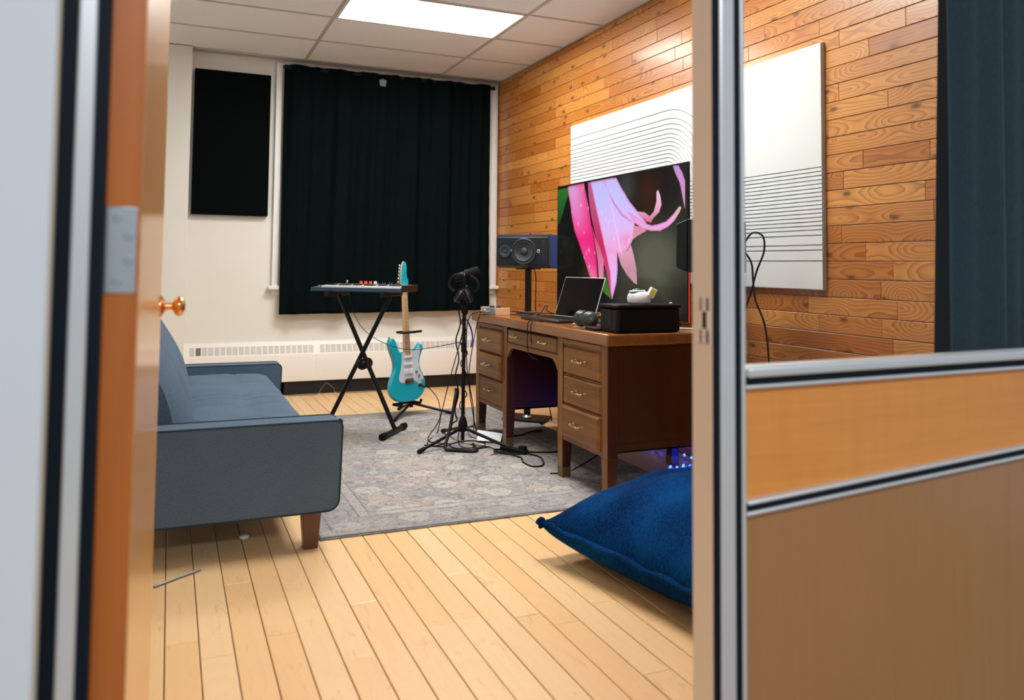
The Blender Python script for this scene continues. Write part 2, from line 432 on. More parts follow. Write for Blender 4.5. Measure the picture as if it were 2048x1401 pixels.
def rosette(scale, rnd, c, thr, amt):
    vo = N.voro(warp, scale, 'F1', rnd); d = vo.outputs['Distance']
    sel = N.m('MULTIPLY', N.m('GREATER_THAN', N.sep(vo.outputs['Color'])[0], thr), amt)
    lightk = N.m('MULTIPLY', N.m('LESS_THAN', d, .23), N.m('GREATER_THAN', d, .055))
    c = N.mix(N.m('MULTIPLY', lightk, sel), c, (.60, .575, .52))
    rk = N.m('MULTIPLY', N.m('LESS_THAN', d, .265), N.m('GREATER_THAN', d, .23))
    c = N.mix(N.m('MULTIPLY', rk, sel), c, (.15, .17, .20))
    rk = N.m('MULTIPLY', N.m('LESS_THAN', d, .15), N.m('GREATER_THAN', d, .125))
    return N.mix(N.m('MULTIPLY', rk, N.m('MULTIPLY', sel, .6)), c, (.27, .27, .28))
c = rosette(3.6, .75, c, .45, .50); c = rosette(7.5, .9, c, .5, .42); c = rosette(15, 1, c, .6, .35)
def band(a, b_, col, amt, c):
    k = N.m('MULTIPLY', N.m('GREATER_THAN', e, a), N.m('LESS_THAN', e, b_))
    return N.mix(N.m('MULTIPLY', k, amt), c, col)
c = band(0, .022, (.22, .25, .29), .8, c); c = band(.022, .27, (.24, .24, .26), .30, c)
c = band(.055, .062, (.12, .15, .18), .6, c); c = band(.20, .208, (.12, .15, .18), .6, c); c = band(.208, .25, (.50, .48, .44), .35, c); c = band(.25, .258, (.12, .15, .18), .6, c)
streak = N.noise(N.xyz(N.m('MULTIPLY', X, 25), N.m('MULTIPLY', Y, 150), 0), 1, 3, .7)
c = N.mix(N.m('MULTIPLY_ADD', N.m('SUBTRACT', streak, .53), 5, .1, clamp=True), c, (.50, .465, .42))
c = N.mix(N.m('MULTIPLY', N.m('MULTIPLY_ADD', N.m('SUBTRACT', fin, .54), 9, 0, clamp=True), .75), c, (.16, .16, .175))
N.put(bs.inputs['Base Color'], c); bs.inputs['Roughness'].default_value = .95; bs.inputs['Specular IOR Level'].default_value = .1
N.bump(fin, .3, .002, bs); M_rug = m

# ================================================================== SETTING
b = B(); b.box(XL-.1, XR+.1, YF-.06, YB+.1, -.12, -.011); sub = b.make('floor', M_floorgap, smooth=False)
fl = planks('floor', M_floor, (-.716, YF-.03, 0), (0, 1, 0), (1, 0, 0), (0, 0, 1), YB-YF+.03, XR+.716, .0915, (.8, 2.2), .0030, .010, 4, 'pale maple strip floor running towards the back wall')
sub.parent = fl; sub.name = 'subfloor'
b = B(); b.box(-3.2, 3.4, -3.0, YF-.0305, -.12, 0.0)
struct(b.make('floor', plain('hall_floor_tile', (.42, .33, .24), .35, vary=.1), smooth=False), 'tan hallway floor in front of the glazed partition', 'floor')
b = B(); b.box(XR+.008, XR+.15, YF, YB+.1, 0, ZC+.1); sub = b.make('wall_backing', M_groove, smooth=False)
wr = planks('wall_right', M_pine, (XR, YB, 0), (0, -1, 0), (0, 0, 1), (-1, 0, 0), YB-YF, ZC, .0823, (.28, .95), .0028, .008, 11, 'honey pine plank wall with staggered boards and dark knots', phase=.061)
sub.parent = wr
b = B(); b.box(XL-.1, XR+.008, YB, YB+.12, 0, ZC+.1); struct(b.make('wall_back', M_wallwhite, smooth=False), 'cream painted back wall behind the heater and black curtain', 'wall')
b = B(); b.box(XL-.02, .116, YB-.15, YB-.0005, 0, ZC-.002); struct(b.make('wall_back', M_wallwhite, bevel=.004), 'cream wall return jutting out left of the black wall pad', 'wall')
b = B(); b.box(XL-.12, XL, YF, YB, 0, ZC+.1); struct(b.make('wall_left', M_wallwhite, smooth=False), 'cream painted left wall behind the sofa', 'wall')
# ceiling: tiles + grid
GX, GY = 1.0107, 5.9876
ce = B(); ce.box(XL-.1, XR+.12, YF-.1, YB+.1, ZC+.012, ZC+.12); ce = ce.make('ceiling', M_ceil, smooth=False); struct(ce, 'suspended ceiling of off-white tiles in a grey grid', 'ceiling')
xs = [GX-1.219*2, GX-1.219, GX, GX+1.219, GX+2.438]; ys = [GY-.61*k for k in range(-1, 9)]
LIGHTS = [(GX, GY-1.22), (GX, GY-1.22-.61*3)]
tb = B(); tiles = B()
for i in range(len(xs)-1):
    for y in ys:
        x0, x1, y0, y1 = max(xs[i], XL), min(xs[i+1], XR), max(y-.61, YF), min(y, YB)
        if x1-x0 < .03 or y1-y0 < .03: continue
        if any(abs(xs[i]-lx) < .01 and abs(y-.61-ly) < .01 for lx, ly in LIGHTS): continue
        tiles.box(x0+.004, x1-.004, y0+.004, y1-.004, ZC+.004, ZC+.012)
tiles.make('ceiling_tiles', M_ceil, ce, smooth=False)
for x in xs[1:4]: tb.box(x-.012, x+.012, YF, YB, ZC-.002, ZC+.006)
for y in ys:
    if YF < y < YB: tb.box(XL, XR, y-.009, y+.009, ZC-.0012, ZC+.006)
tb.box(XL, XR, YB-.022, YB, ZC-.003, ZC+.006); tb.box(XR-.012, XR, YF, YB, ZC-.002, ZC+.006); tb.box(XL, XL+.022, YF, YB, ZC-.003, ZC+.006)
tb.make('ceiling_grid', M_tbar, ce, smooth=False)
for k, (lx, ly) in enumerate(LIGHTS):
    t = thing('ceiling_light', ['glowing flat ceiling panel light near the window wall', 'glowing flat ceiling panel light above the sofa and desk, out of frame'][k], 'ceiling light', (lx+.61, ly+.305, ZC))
    b = B(); b.box(lx+.03, lx+1.19, ly+.025, ly+.585, ZC-.003, ZC+.006); b.make('diffuser', M_diff, t, world=True, smooth=False)
    b = B()
    for a in ((lx+.012, lx+.03, ly+.01, ly+.6), (lx+1.19, lx+1.207, ly+.01, ly+.6), (lx+.03, lx+1.19, ly+.01, ly+.025), (lx+.03, lx+1.19, ly+.585, ly+.6)): b.box(*a, ZC-.004, ZC+.008)
    b.make('frame', M_trim, t, world=True, smooth=False)

# window behind the curtain: casing, sill, glass
wn = thing('window_1', 'white painted window casing around the black curtain', 'window', (1.75, YB, .88), kind='structure')
b = B(); b.box(.784, .838, YB-.035, YB, .9, ZC-.03); b.make('casing', M_trim, wn, .004, world=True)
b = B(); b.box(2.735, 2.815, YB-.035, YB, .9, ZC-.05); b.box(2.765, 2.80, YB-.045, YB-.03, .9, ZC-.05); b.make('casing', M_trim, wn, .004, world=True)
b = B(); b.box(.838, 2.735, YB-.035, YB, ZC-.09, ZC-.03); b.make('head_casing', M_trim, wn, .004, world=True)
b = B(); b.box(.755, 2.825, YB-.07, YB, .875, .905); b.box(.785, 2.80, YB-.028, YB, .83, .875); b.make('sill', M_trim, wn, .004, world=True)
b = B(); b.box(.84, 2.733, YB-.012, YB-.002, .906, ZC-.092); b.make('pane', plain('night_blue_pane', (.30, .42, .48), .08), wn, world=True)
b = B()
for x in (.85, 1.46, 2.09, 2.70): b.box(x-.012, x+.012, YB-.026, YB-.0125, .91, ZC-.095)
b.make('sash', M_trim, wn, .002, world=True)

# ------------------------------------------------------------------ partition
def lerp(a, b_, t): return a+(b_-a)*t
# left of the doorway
lt = thing('trim_1', 'aluminium post with black gaskets left of the doorway', 'post', (-.10, YP, 0), kind='structure')
b = B(); b.box(-.1150, -.0935, YP, YP+.055, 0, ZC); b.make('aluminium_profile', M_alu, lt, .003, world=True)
b = B(); b.box(-.1330, -.1150, YP+.006, YP+.05, 0, ZC); b.make('gasket', M_gasket, lt, world=True)
b = B(); b.box(-.0935, -.0790, YP+.004, YP+.05, 0, ZC); b.make('gasket', M_gasket, lt, world=True)
b = B(); b.box(-3.0, -.1355, YP-.01, YP+.05, 0, ZC); wfl = b.make('wall_front', M_frost, bevel=.003); struct(wfl, 'white laminate partition panel left of the open door', 'wall')
b = B(); b.box(-.1355, -.1330, YP-.012, YP+.05, 0, ZC); b.make('edge_strip', plain('tan_edge', (.62, .50, .38), .4), wfl, world=True)
# right of the doorway
rtm = thing('trim_2', 'aluminium post with putty jamb and strike plate right of the doorway', 'post', (.89, YP, 0), kind='structure')
b = B(); b.box(.857, .862, YP+.002, YP+.057, 0, ZC); b.make('door_jamb', M_jamb, rtm, world=True)
b = B(); b.box(.857, .869, YP-.002, YP+.002, 0, ZC); b.box(.862, .869, YP, YP+.05, 0, ZC); b.make('gasket', M_gasket, rtm, world=True)
b = B(); b.box(.869, .903, YP-.004, YP+.055, 0, ZC); b.make('aluminium_profile', M_alu, rtm, .006, 3, world=True)
b = B(); b.box(.903, .914, YP-.002, YP+.05, 0, ZC); b.make('gasket', M_gasket, rtm, world=True)
b = B(); b.box(.914, .923, YP-.004, YP+.05, 0, ZC); b.make('aluminium_profile', M_alu, rtm, .002, world=True)
b = B(); b.box(.8545, .857, YP+.008, YP+.034, .965, .99); b.box(.8545, .857, YP+.008, YP+.034, 1.02, 1.045); b.box(.8545, .857, YP+.028, YP+.05, .965, 1.045); b.box(.8545, .857, YP+.008, YP+.016, .965, 1.045)
sp = b.make('strike_plate', M_jamb, rtm, .001, world=True)
b = B(); b.box(.8556, .8572, YP+.016, YP+.028, .99, 1.02); b.make('latch_hole', M_voidblack, sp, world=True)
b = B()
for z in (.977, 1.034): b.cyl((.8535, YP+.02, z), (.856, YP+.02, z), .0038, seg=14)
b.make('screw', M_steel, sp, world=True)
# rails: heights at the post and 0.76 m further right
XA, XZ = .923, 2.80
def rail(z0a, z0b, z1a, z1b, y0, y1, name, mat, par, bev=.002):
    k = (XZ-XA)/.76
    b0, b1 = z0a+(z0b-z0a)*k, z1a+(z1b-z1a)*k
    b = B(); b.hexa([(XA, y0, z0a), (XZ, y0, b0), (XZ, y1, b0), (XA, y1, z0a)], [(XA, y0, z1a), (XZ, y0, b1), (XZ, y1, b1), (XA, y1, z1a)])
    return b.make(name, mat, par, bev, world=True)
r1_ = thing('trim_3', 'upper aluminium rail with black gasket beneath the glass pane', 'rail', (XA, YP, .9), kind='structure')
rail(.9065, .913, .9255, .932, YP-.012, YP+.03, 'aluminium_rail', M_alu, r1_, .005)
rail(.8935, .900, .9065, .913, YP-.002, YP+.03, 'gasket', M_gasket, r1_)
rail(.887, .893, .8935, .900, YP-.006, YP+.03, 'edge_rail', M_alu, r1_)
r2_ = thing('trim_4', 'lower aluminium rail with black gasket under the beech strip', 'rail', (XA, YP, .7), kind='structure')
rail(.6905, .7325, .698, .740, YP-.010, YP+.03, 'aluminium_rail', M_alu, r2_, .003)
rail(.678, .720, .6905, .7325, YP-.002, YP+.03, 'gasket', M_gasket, r2_)
rail(.671, .713, .678, .720, YP-.006, YP+.03, 'edge_rail', M_alu, r2_)
b = B(); k = (XZ-XA)/.76
b.hexa([(XA, YP+.006, .698), (XZ, YP+.006, 0.698+.042*k), (XZ, YP+.03, 0.698+.042*k), (XA, YP+.03, .698)], [(XA, YP+.006, .887), (XZ, YP+.006, .887+.006*k), (XZ, YP+.03, .887+.006*k), (XA, YP+.03, .887)])
struct(b.make('wall_front', M_beech), 'glossy orange beech strip between the two aluminium rails', 'wall')
b = B(); b.hexa([(XA, YP+.006, 0), (XZ, YP+.006, 0), (XZ, YP+.03, 0), (XA, YP+.03, 0)], [(XA, YP+.006, .671), (XZ, YP+.006, .671+.042*k), (XZ, YP+.03, .671+.042*k), (XA, YP+.03, .671)])
struct(b.make('wall_front', M_kick), 'tan glossy laminate panel at the foot of the partition', 'wall')
b = B(); b.hexa([(XA, YP+.014, .9255), (XZ, YP+.014, .9255+.0065*k), (XZ, YP+.020, .9255+.0065*k), (XA, YP+.020, .9255)], [(XA, YP+.014, ZC), (XZ, YP+.014, ZC), (XZ, YP+.020, ZC), (XA, YP+.020, ZC)])
struct(b.make('window_2', M_glass), 'clear glass pane of the partition right of the post', 'window')

# door standing open into the room
dr = thing('door_1', 'birch door standing open into the room on the left', 'door', (-.034, YP+.04, 0), kind='structure')
DY0, DY1 = YP+.04, YP+.95
b = B(); b.hexa([(-.080, DY0+.0005, .01), (-.0375, DY0+.0005, .01), (-.018, DY1, .01), (-.060, DY1, .01)], [(-.080, DY0+.0005, 2.75), (-.0375, DY0+.0005, 2.75), (-.018, DY1, 2.75), (-.060, DY1, 2.75)])
b.make('door_core', M_doorface, dr, .001, world=True)
b = B(); b.box(-.0795, -.038, DY0-.002, DY0, .01, 2.75); b.make('edge_lipping', M_dooredge, dr, world=True)
b = B(); b.box(-.0788, -.0415, DY0-.0045, DY0-.002, 1.054, 1.167); hg = b.make('hinge_leaf', M_steel, dr, .001, world=True)
for (x, z) in ((-.065, 1.152), (-.051, 1.128), (-.051, 1.096), (-.064, 1.069)):
    b = B(); b.lathe([(0, -.0012), (.0016, -.0012), (.0018, 0), (.0052, 0), (.0058, -.001), (.0058, -.003)][::-1], Matrix.Translation((x, DY0-.0056, z)) @ Matrix.Rotation(PI/2, 4, 'X'))
    b.make('screw', plain('screw_steel', (.45, .55, .60), .25, .8), hg, world=True)
b = B(); RXm = Matrix.Translation((-.020, DY1-.068, .992)) @ Matrix.Rotation(PI/2, 4, 'Y') @ Matrix.Scale(.85, 4)
b.lathe([(0, 0), (.030, 0), (.030, .003), (.022, .009), (.011, .014), (.009, .030), (.013, .034), (.022, .038), (.0265, .046), (.0265, .052), (.021, .060), (.010, .0645), (0, .065)], RXm)
b.make('door_knob', M_copper, dr, world=True, angle=50)

# ================================================================== BACK WALL THINGS
t = thing('acoustic_panel', 'large flat black fabric panel hung on the cream back wall', 'wall panel', (.44, YB, 1.48))
b = B(); b.box(.140, .738, YB-.055, YB-.004, 1.482, 2.668); b.make('fabric_board', M_pad, t, .004, world=True)
for x in (.25, .63):
    b = B(); b.box(x-.02, x+.02, YB-.006, YB, 2.5, 2.54); b.make('wall_clip', M_steel, t, world=True)

# heater
ht = thing('baseboard_heater', 'long cream baseboard heater with slotted grille along the back wall', 'heater', (1.46, YB, 0))
HY = YB-.09
b = B(); b.prism([(YB, .112), (HY, .112), (HY, .330), (HY+.004, .338), (HY+.038, .424), (HY+.052, .441), (YB, .441)], .10, 2.815, 'yz')
b.make('cover', M_cream, ht, .002, world=True)
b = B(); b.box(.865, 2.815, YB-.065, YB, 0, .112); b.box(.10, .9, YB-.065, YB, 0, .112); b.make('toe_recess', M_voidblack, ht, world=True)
sl = Vector((0, .034, .086)); sl.normalize(); nn = Vector((0, -sl.z, sl.y))
x = .16; cnt = 0
segs = []
while x < 2.75:
    seam = 1.155
    if not (1.125 < x+.022 < 1.20): segs.append(x)
    x += .0468
gp = B(); bars = B()
for i, x in enumerate(segs):
    if i and x-segs[i-1] > .06:
        gr = gp.make('grille', M_grilldark, ht, world=True, smooth=False); bars.make('grille_louvre', M_cream, gr, world=True, smooth=False); gp = B(); bars = B()
    for (bd, a0, a1, hh, xa, xb) in ((gp, .010, .074, .0006, x, x+.038),):
        o = Vector((0, HY+.004, .338))
        lo = [o+sl*a0+nn*0.0, o+sl*a1+nn*0.0]
        bd.hexa([(xa, *(o+sl*a0-nn*.002)[1:]), (xb, *(o+sl*a0-nn*.002)[1:]), (xb, *(o+sl*a0+nn*hh)[1:]), (xa, *(o+sl*a0+nn*hh)[1:])],
                [(xa, *(o+sl*a1-nn*.002)[1:]), (xb, *(o+sl*a1-nn*.002)[1:]), (xb, *(o+sl*a1+nn*hh)[1:]), (xa, *(o+sl*a1+nn*hh)[1:])])
    if i == 1: continue
    for k in range(9):
        a0 = .012+.0068*k; a1 = a0+.0044; hh = .002
        bars.hexa([(x, *(o+sl*a0)[1:]), (x+.038, *(o+sl*a0)[1:]), (x+.038, *(o+sl*a0+nn*hh)[1:]), (x, *(o+sl*a0+nn*hh)[1:])],
                  [(x, *(o+sl*a1)[1:]), (x+.038, *(o+sl*a1)[1:]), (x+.038, *(o+sl*a1+nn*hh)[1:]), (x, *(o+sl*a1+nn*hh)[1:])])
gr = gp.make('grille', M_grilldark, ht, world=True, smooth=False)
bars.make('grille_louvre', M_cream, gr, world=True, smooth=False)
b = B(); b.box(1.156, 1.160, HY-.0015, HY+.01, .113, .335); b.make('seam_strip', M_trim, ht, world=True)
b = B(); b.cyl((.82, YB-.085, 0), (.82, YB-.085, .112), .007); b.make('pipe', M_grilldark, ht, world=True)

# curtain + rod
rod = thing('curtain_rod', 'black curtain rod over the window with a small grey bracket', 'curtain rod', (1.77, YB-.08, 2.75))
b = B(); b.cyl((.83, YB-.078, 2.748), (2.735, YB-.078, 2.748), .012); b.cyl((2.735, YB-.078, 2.748), (2.76, YB-.078, 2.748), .017); b.make('pole', M_blacksatin, rod, world=True)
b = B(); b.hexa([(1.655, YB-.125, 2.655), (1.705, YB-.125, 2.655), (1.705, YB-.117, 2.655), (1.655, YB-.117, 2.655)], [(1.645, YB-.125, 2.712), (1.712, YB-.125, 2.712), (1.712, YB-.117, 2.712), (1.645, YB-.117, 2.712)]); b.box(1.67, 1.69, YB-.12, YB, 2.712, 2.722); b.make('bracket', plain('grey_plastic', (.18, .21, .22), .5), rod, .002, world=True)
rc = random.Random(5)
folds = []
def curt(s, t_):
    x = .842+s*(1.868+.02*t_**2)
    # t_ 0 top, 1 bottom
    amp = .016+.026*(1-abs(t_-.45))
    y = YB-.100+.35*amp*math.sin(s*62+2*math.sin(s*9))+.5*amp*math.sin(s*37+1.3+.8*t_)+.25*amp*math.sin(s*118+3*t_)
    y += .0035*math.sin(t_*70+3*math.sin(s*22))*math.exp(-((t_-.62)/.3)**2)
    z = 2.768-t_*2.10+.004*math.sin(s*40)*(1-t_)+t_*(.018*s)
    return (x, y, z)
c_ = smoothgrid('curtain', curt, 200, 80, M_curtain, thick=.002)
tag(c_, 'black blackout curtain hanging over the back window', 'curtain')

# ================================================================== FELT TILES on pine wall
TOPZ, BOTZ, TX = 2.166, .996, XR-.001
seams = [5.212, 4.595, 3.980, 3.362, 2.745]
gap = .0055
Ltile = ['white grooved felt tile farthest from camera, next to the corner', 'white grooved felt tile second from the window corner, beside the arched one',
         'white felt tile with curved arch grooves, partly behind the television', 'white grooved felt tile nearest the navy curtain, seen through glass']
def strips(b, y0, y1, zs, x0, x1):
    for za, zb in zip(zs, zs[1:]): b.box(x0, x1, y0, y1, zb+gap/2, za-gap/2)
hz = [TOPZ, 2.060, 2.008, 1.975, 1.945, 1.915]+[1.915-.0245*k for k in range(1, 24)]
hz = [z for z in hz if z > 1.30]+[1.25, 1.20, 1.13, BOTZ]
h4 = [TOPZ]+[1.572-.0196*k for k in range(0, 16)]+[1.253, 1.207, 1.183, 1.132, BOTZ]
for i in range(4):
    ya, yb = seams[i+1]+.0006, seams[i]-.0006
    t = thing('wall_tile', Ltile[i], 'wall tile', (TX, (ya+yb)/2, BOTZ), group=None)
    b = B(); b.box(TX-.014, TX, ya, yb, BOTZ, TOPZ); b.make('backing', M_foam, t, world=True, smooth=False)
    b = B(); x0, x1 = TX-.024, TX-.0135
    if i < 2: strips(b, ya, yb, hz, x0, x1)
    elif i == 3: strips(b, ya, yb, h4, x0, x1)
    else:
        zc = 1.60; rs = [z-zc for z in hz if z > zc+.03 and z < TOPZ-.01]
        W = yb-ya
        def arc(r, n=18): return [(yb-r*math.sin(PI/2*k/n), zc+r*math.cos(PI/2*k/n)) for k in range(n+1)]
        for ra, rb in zip(rs, rs[1:]):
            b.prism(arc(ra-gap/2)+arc(rb+gap/2)[::-1], x0, x1, 'yz')
        b.prism(arc(rs[-1]-gap/2)+[(yb, zc)], x0, x1, 'yz')
        b.prism([(yb, TOPZ), (ya, TOPZ), (ya, zc)]+arc(rs[0]+gap/2)[::-1], x0, x1, 'yz')
        low = [zc]+[z for z in h4 if z < zc-.01]
        strips(b, ya, yb, low, x0, x1)
    b.make('raised_bands', M_foam, t, .0012, 1, world=True, smooth=False)

# ================================================================== RUG
b = B(); b.box(.578, .578+1.80, 3.13, 3.13+2.45, .0005, .009); rug = b.make('rug', M_rug, bevel=.003)
tag(rug, 'faded grey oriental rug under the desk and stands', 'rug')
b = B(); b.tube([(.582, 3.134, .006), (2.374, 3.134, .006), (2.374, 5.576, .006), (.582, 5.576, .006)], .006, 8, closed=True)
b.make('bound_edge', plain('rug_binding', (.20, .23, .27), .9), rug)
RZ = .009

# ================================================================== SOFA
sf = thing('sofa', 'blue-grey tufted linen sofa with low square arms and brown legs', 'sofa', (.2, 4.0, 0))
def arm(y0, y1, name):
    pts = []
    def rr(cx, cz, r, a0, a1, n=6): return [(cx+r*math.cos(a0+(a1-a0)*k/n), cz+r*math.sin(a0+(a1-a0)*k/n)) for k in range(n+1)]
    P = rr(.640-.028, .486-.028, .028, 0, PI/2)+rr(-.24+.02, .486-.02, .02, PI/2, PI)+rr(-.24+.02, .142+.02, .02, PI, 1.5*PI)+rr(.632-.045, .142+.045, .045, 1.5*PI, 2*PI)
    b = B(); b.prism(P, y0+.004, y1-.004, 'xz'); a = b.make(name, M_sofa, sf, .007, 3, world=True, angle=60)
    for y in (y0+.006, y1-.006):
        b = B(); b.tube([(p[0], y, p[1]) for p in P], .0036, 8, closed=True); b.make('piping', M_sofapipe, a, world=True)
    return a
arm(3.035, 3.175, 'arm'); arm(4.835, 4.975, 'arm')
def seatf(s, t_):
    # s along length (y), t_ around profile
    y = 3.178+s*(4.832-3.178)
    prof = [(-.05, .30), (-.05, .425), (.10, .438), (.30, .442), (.50, .436), (.553, .420), (.572, .380), (.570, .310), (.545, .285), (.30, .28), (-.05, .28)]
    k = t_*(len(prof)-1); i = min(int(k), len(prof)-2); f = k-i
    x = prof[i][0]*(1-f)+prof[i+1][0]*f; z = prof[i][1]*(1-f)+prof[i+1][1]*f
    if z > .40:
        for bx in (.08, .36):
            for by in (3.45, 3.86, 4.15, 4.56):
                d2 = ((x-bx)**2+(y-by)**2); z -= .026*math.exp(-d2/.0022)+.010*math.exp(-d2/.02)
        z -= .008*math.exp(-((x-.36)/.012)**2)+.006*math.exp(-((x-.08)/.012)**2)
        for by in (3.45, 3.86, 4.15, 4.56): z -= .007*math.exp(-((y-by)/.010)**2)
        z -= .012*math.exp(-((y-4.005)/.012)**2)
        z += .004*math.sin(x*23+y*7)*math.sin(y*13)
    return (x, y, z)
seat = smoothgrid('seat_cushion', seatf, 150, 90, M_sofa, sf, world=True)
for bx in (.08, .36):
    for by in (3.45, 3.86, 4.15, 4.56):
        b = B(); b.ball((bx, by, .412), .011, (1, 1, .5)); b.make('tuft_button', M_sofa, seat, world=True)
b = B(); b.box(-.2, .545, 3.17, 4.84, .17, .285); b.make('base_frame', M_sofa, sf, .01, world=True)
def backf(s, t_):
    y = 3.19+s*(4.82-3.19)
    e = min(s, 1-s)*1.63; rnd = 1-math.exp(-e/.02)
    prof = [(-.03, .43), (.110, .43), (.108, .48), (.096, .53), (.078, .59), (.050, .65), (.014, .715), (-.030, .785), (-.080, .845), (-.125, .868), (-.165, .855), (-.185, .81), (-.165, .74), (-.135, .66), (-.105, .58), (-.075, .50), (-.03, .43)]
    k = t_*(len(prof)-1); i = min(int(k), len(prof)-2); f = k-i
    x = prof[i][0]*(1-f)+prof[i+1][0]*f; z = prof[i][1]*(1-f)+prof[i+1][1]*f
    cx_, cz_ = -.02, .66
    ef = math.exp(-min(s, 1-s)*1.63/.10)
    fr_ = min(1, max(0, (x+.16)/.10)) if k < 9.2 else 0
    x = x-.082*ef*fr_; z = cz_+(z-cz_)*(.97+.03*rnd)
    if k < 8.5:
        for bz in (.60, .75):
            for by in (3.45, 3.86, 4.15, 4.56):
                x -= .02*math.exp(-((z-bz)**2+(y-by)**2)/.003)
        for by in (3.45, 3.86, 4.15, 4.56): x -= .006*math.exp(-((y-by)/.012)**2)
    return (x, y, z)
bk = smoothgrid('backrest', backf, 110, 64, M_sofa, sf, world=True)
for s_end in (0, 1):
    b = B(); b.bm.faces.new([b.bm.verts.new(backf(s_end, k/32)) for k in range(32)])
    b.make('backrest_end', M_sofa, bk, world=True, smooth=False)
for i, (x, y, lab) in enumerate(((.530, 3.085, 'leg'), (-.17, 3.085, 'leg'), (.530, 4.925, 'leg'), (-.17, 4.925, 'leg'))):
    a, c = .036, .027
    b = B(); b.hexa([(x-c, y-c, .0005), (x+c, y-c, .0005), (x+c, y+c, .0005), (x-c, y+c, .0005)], [(x-a, y-a, .145), (x+a, y-a, .145), (x+a, y+a, .145), (x-a, y+a, .145)])
    b.make('leg', M_legwood, sf, .003, world=True)

# ================================================================== FLOOR PILLOW
A_ = Vector((1.318, 2.665, 0)); e1 = Vector((.19, -.98, 0)).normalized(); e2 = Vector((.98, .19, 0)).normalized(); PS = .92
pc = A_+(e1+e2)*PS/2
pl_ = thing('floor_pillow', 'huge navy blue velvet floor pillow with a piped seam', 'floor pillow', (pc.x, pc.y, 0))
def pil(sgn):
    def fn(s, t_):
        a, c = math.sin((2*s-1)*PI/2), math.sin((2*t_-1)*PI/2)
        pin = .075
        aa = a*(1-pin*(1-a*a)*0-pin*(1-c*c)); cc = c*(1-pin*(1-a*a))
        p = pc+e1*aa*PS/2+e2*cc*PS/2
        h = max(0, (1-abs(a)**2.4))*max(0, (1-abs(c)**2.4)); h = h**(.55 if sgn > 0 else .27)
        seam = .115+.015*(a*a*c*c)
        z = seam+h*(.240 if sgn > 0 else -.112)
        if sgn > 0: z += h*(.012*math.sin(a*5+c*3)*math.sin(c*6+1)+.006*math.sin(a*13-c*9))
        else: z = max(z, .006)
        return (p.x, p.y, z)
    return fn
smoothgrid('top_cover', pil(1), 80, 80, M_velvet, pl_, world=True); smoothgrid('bottom_cover', pil(-1), 60, 60, M_velvet, pl_, world=True)
loop = []
f_ = pil(1)
for k in range(60): loop.append(f_(k/60, 0))
for k in range(60): loop.append(f_(1, k/60))
for k in range(60): loop.append(f_(1-k/60, 1))
for k in range(60): loop.append(f_(0, 1-k/60))
loop = [(p[0], p[1], p[2]+.0035*math.sin(i*.75)+.003*math.sin(i*.31)) for i, p in enumerate(loop)]
rr_ = [.0125+.0025*math.sin(i*.9) for i in range(240)]
for q in (0, 60, 120, 180):
    for d in range(-3, 4): rr_[(q+d) % 240] = .022-.002*abs(d)
b = B(); b.tube(loop, rr_, 10, closed=True); b.make('piped_seam', M_velvet, pl_, world=True)

# ================================================================== DESK
dk = thing('pedestal_desk', 'worn walnut pedestal desk with brass drawer pulls', 'desk', (2.26, 3.97, 0))
DX, DXB = 1.89, 2.62
DYN, DYF = 3.135, 4.815
b = B(); b.prism([(1.866, 3.105), (2.66, 3.105), (2.66, 4.845), (1.866, 4.845)], .727, .783, 'xy'); b.make('desk_top', M_desktop, dk, .009, 3, world=True)
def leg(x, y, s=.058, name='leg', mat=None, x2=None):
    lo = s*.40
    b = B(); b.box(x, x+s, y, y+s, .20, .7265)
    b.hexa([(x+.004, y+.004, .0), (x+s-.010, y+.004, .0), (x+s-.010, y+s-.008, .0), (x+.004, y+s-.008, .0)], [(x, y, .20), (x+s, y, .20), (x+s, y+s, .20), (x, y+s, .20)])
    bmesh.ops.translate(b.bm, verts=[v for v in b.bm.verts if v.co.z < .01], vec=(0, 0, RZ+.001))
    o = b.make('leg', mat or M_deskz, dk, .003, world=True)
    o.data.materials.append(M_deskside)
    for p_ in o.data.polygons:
        if p_.normal.y < -.8: p_.material_index = 1     # near faces take the darker wood to paint in their shade
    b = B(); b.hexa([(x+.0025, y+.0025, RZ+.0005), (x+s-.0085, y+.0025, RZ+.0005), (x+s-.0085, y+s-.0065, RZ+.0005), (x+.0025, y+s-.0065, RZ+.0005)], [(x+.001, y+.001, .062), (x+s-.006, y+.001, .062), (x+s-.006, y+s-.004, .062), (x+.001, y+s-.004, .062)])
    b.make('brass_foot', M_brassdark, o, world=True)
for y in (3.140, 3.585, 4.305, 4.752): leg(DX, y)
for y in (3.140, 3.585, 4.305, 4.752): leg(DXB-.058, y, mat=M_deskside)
# side panels of each pedestal
def side(y0, y1, nm='side_panel'):
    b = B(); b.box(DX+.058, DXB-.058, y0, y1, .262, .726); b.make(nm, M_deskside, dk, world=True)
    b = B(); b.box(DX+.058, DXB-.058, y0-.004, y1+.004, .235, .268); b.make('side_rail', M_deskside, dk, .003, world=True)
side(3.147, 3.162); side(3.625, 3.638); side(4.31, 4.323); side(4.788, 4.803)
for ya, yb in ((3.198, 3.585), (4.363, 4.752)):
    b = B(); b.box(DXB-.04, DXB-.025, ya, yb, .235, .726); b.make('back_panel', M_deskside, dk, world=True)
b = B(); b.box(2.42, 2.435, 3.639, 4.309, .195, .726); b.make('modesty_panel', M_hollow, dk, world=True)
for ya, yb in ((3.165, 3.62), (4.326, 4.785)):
    b = B(); b.box(DX+.03, DXB-.045, ya, yb, .222, .232); b.make('pedestal_bottom', M_hollow, dk, world=True)
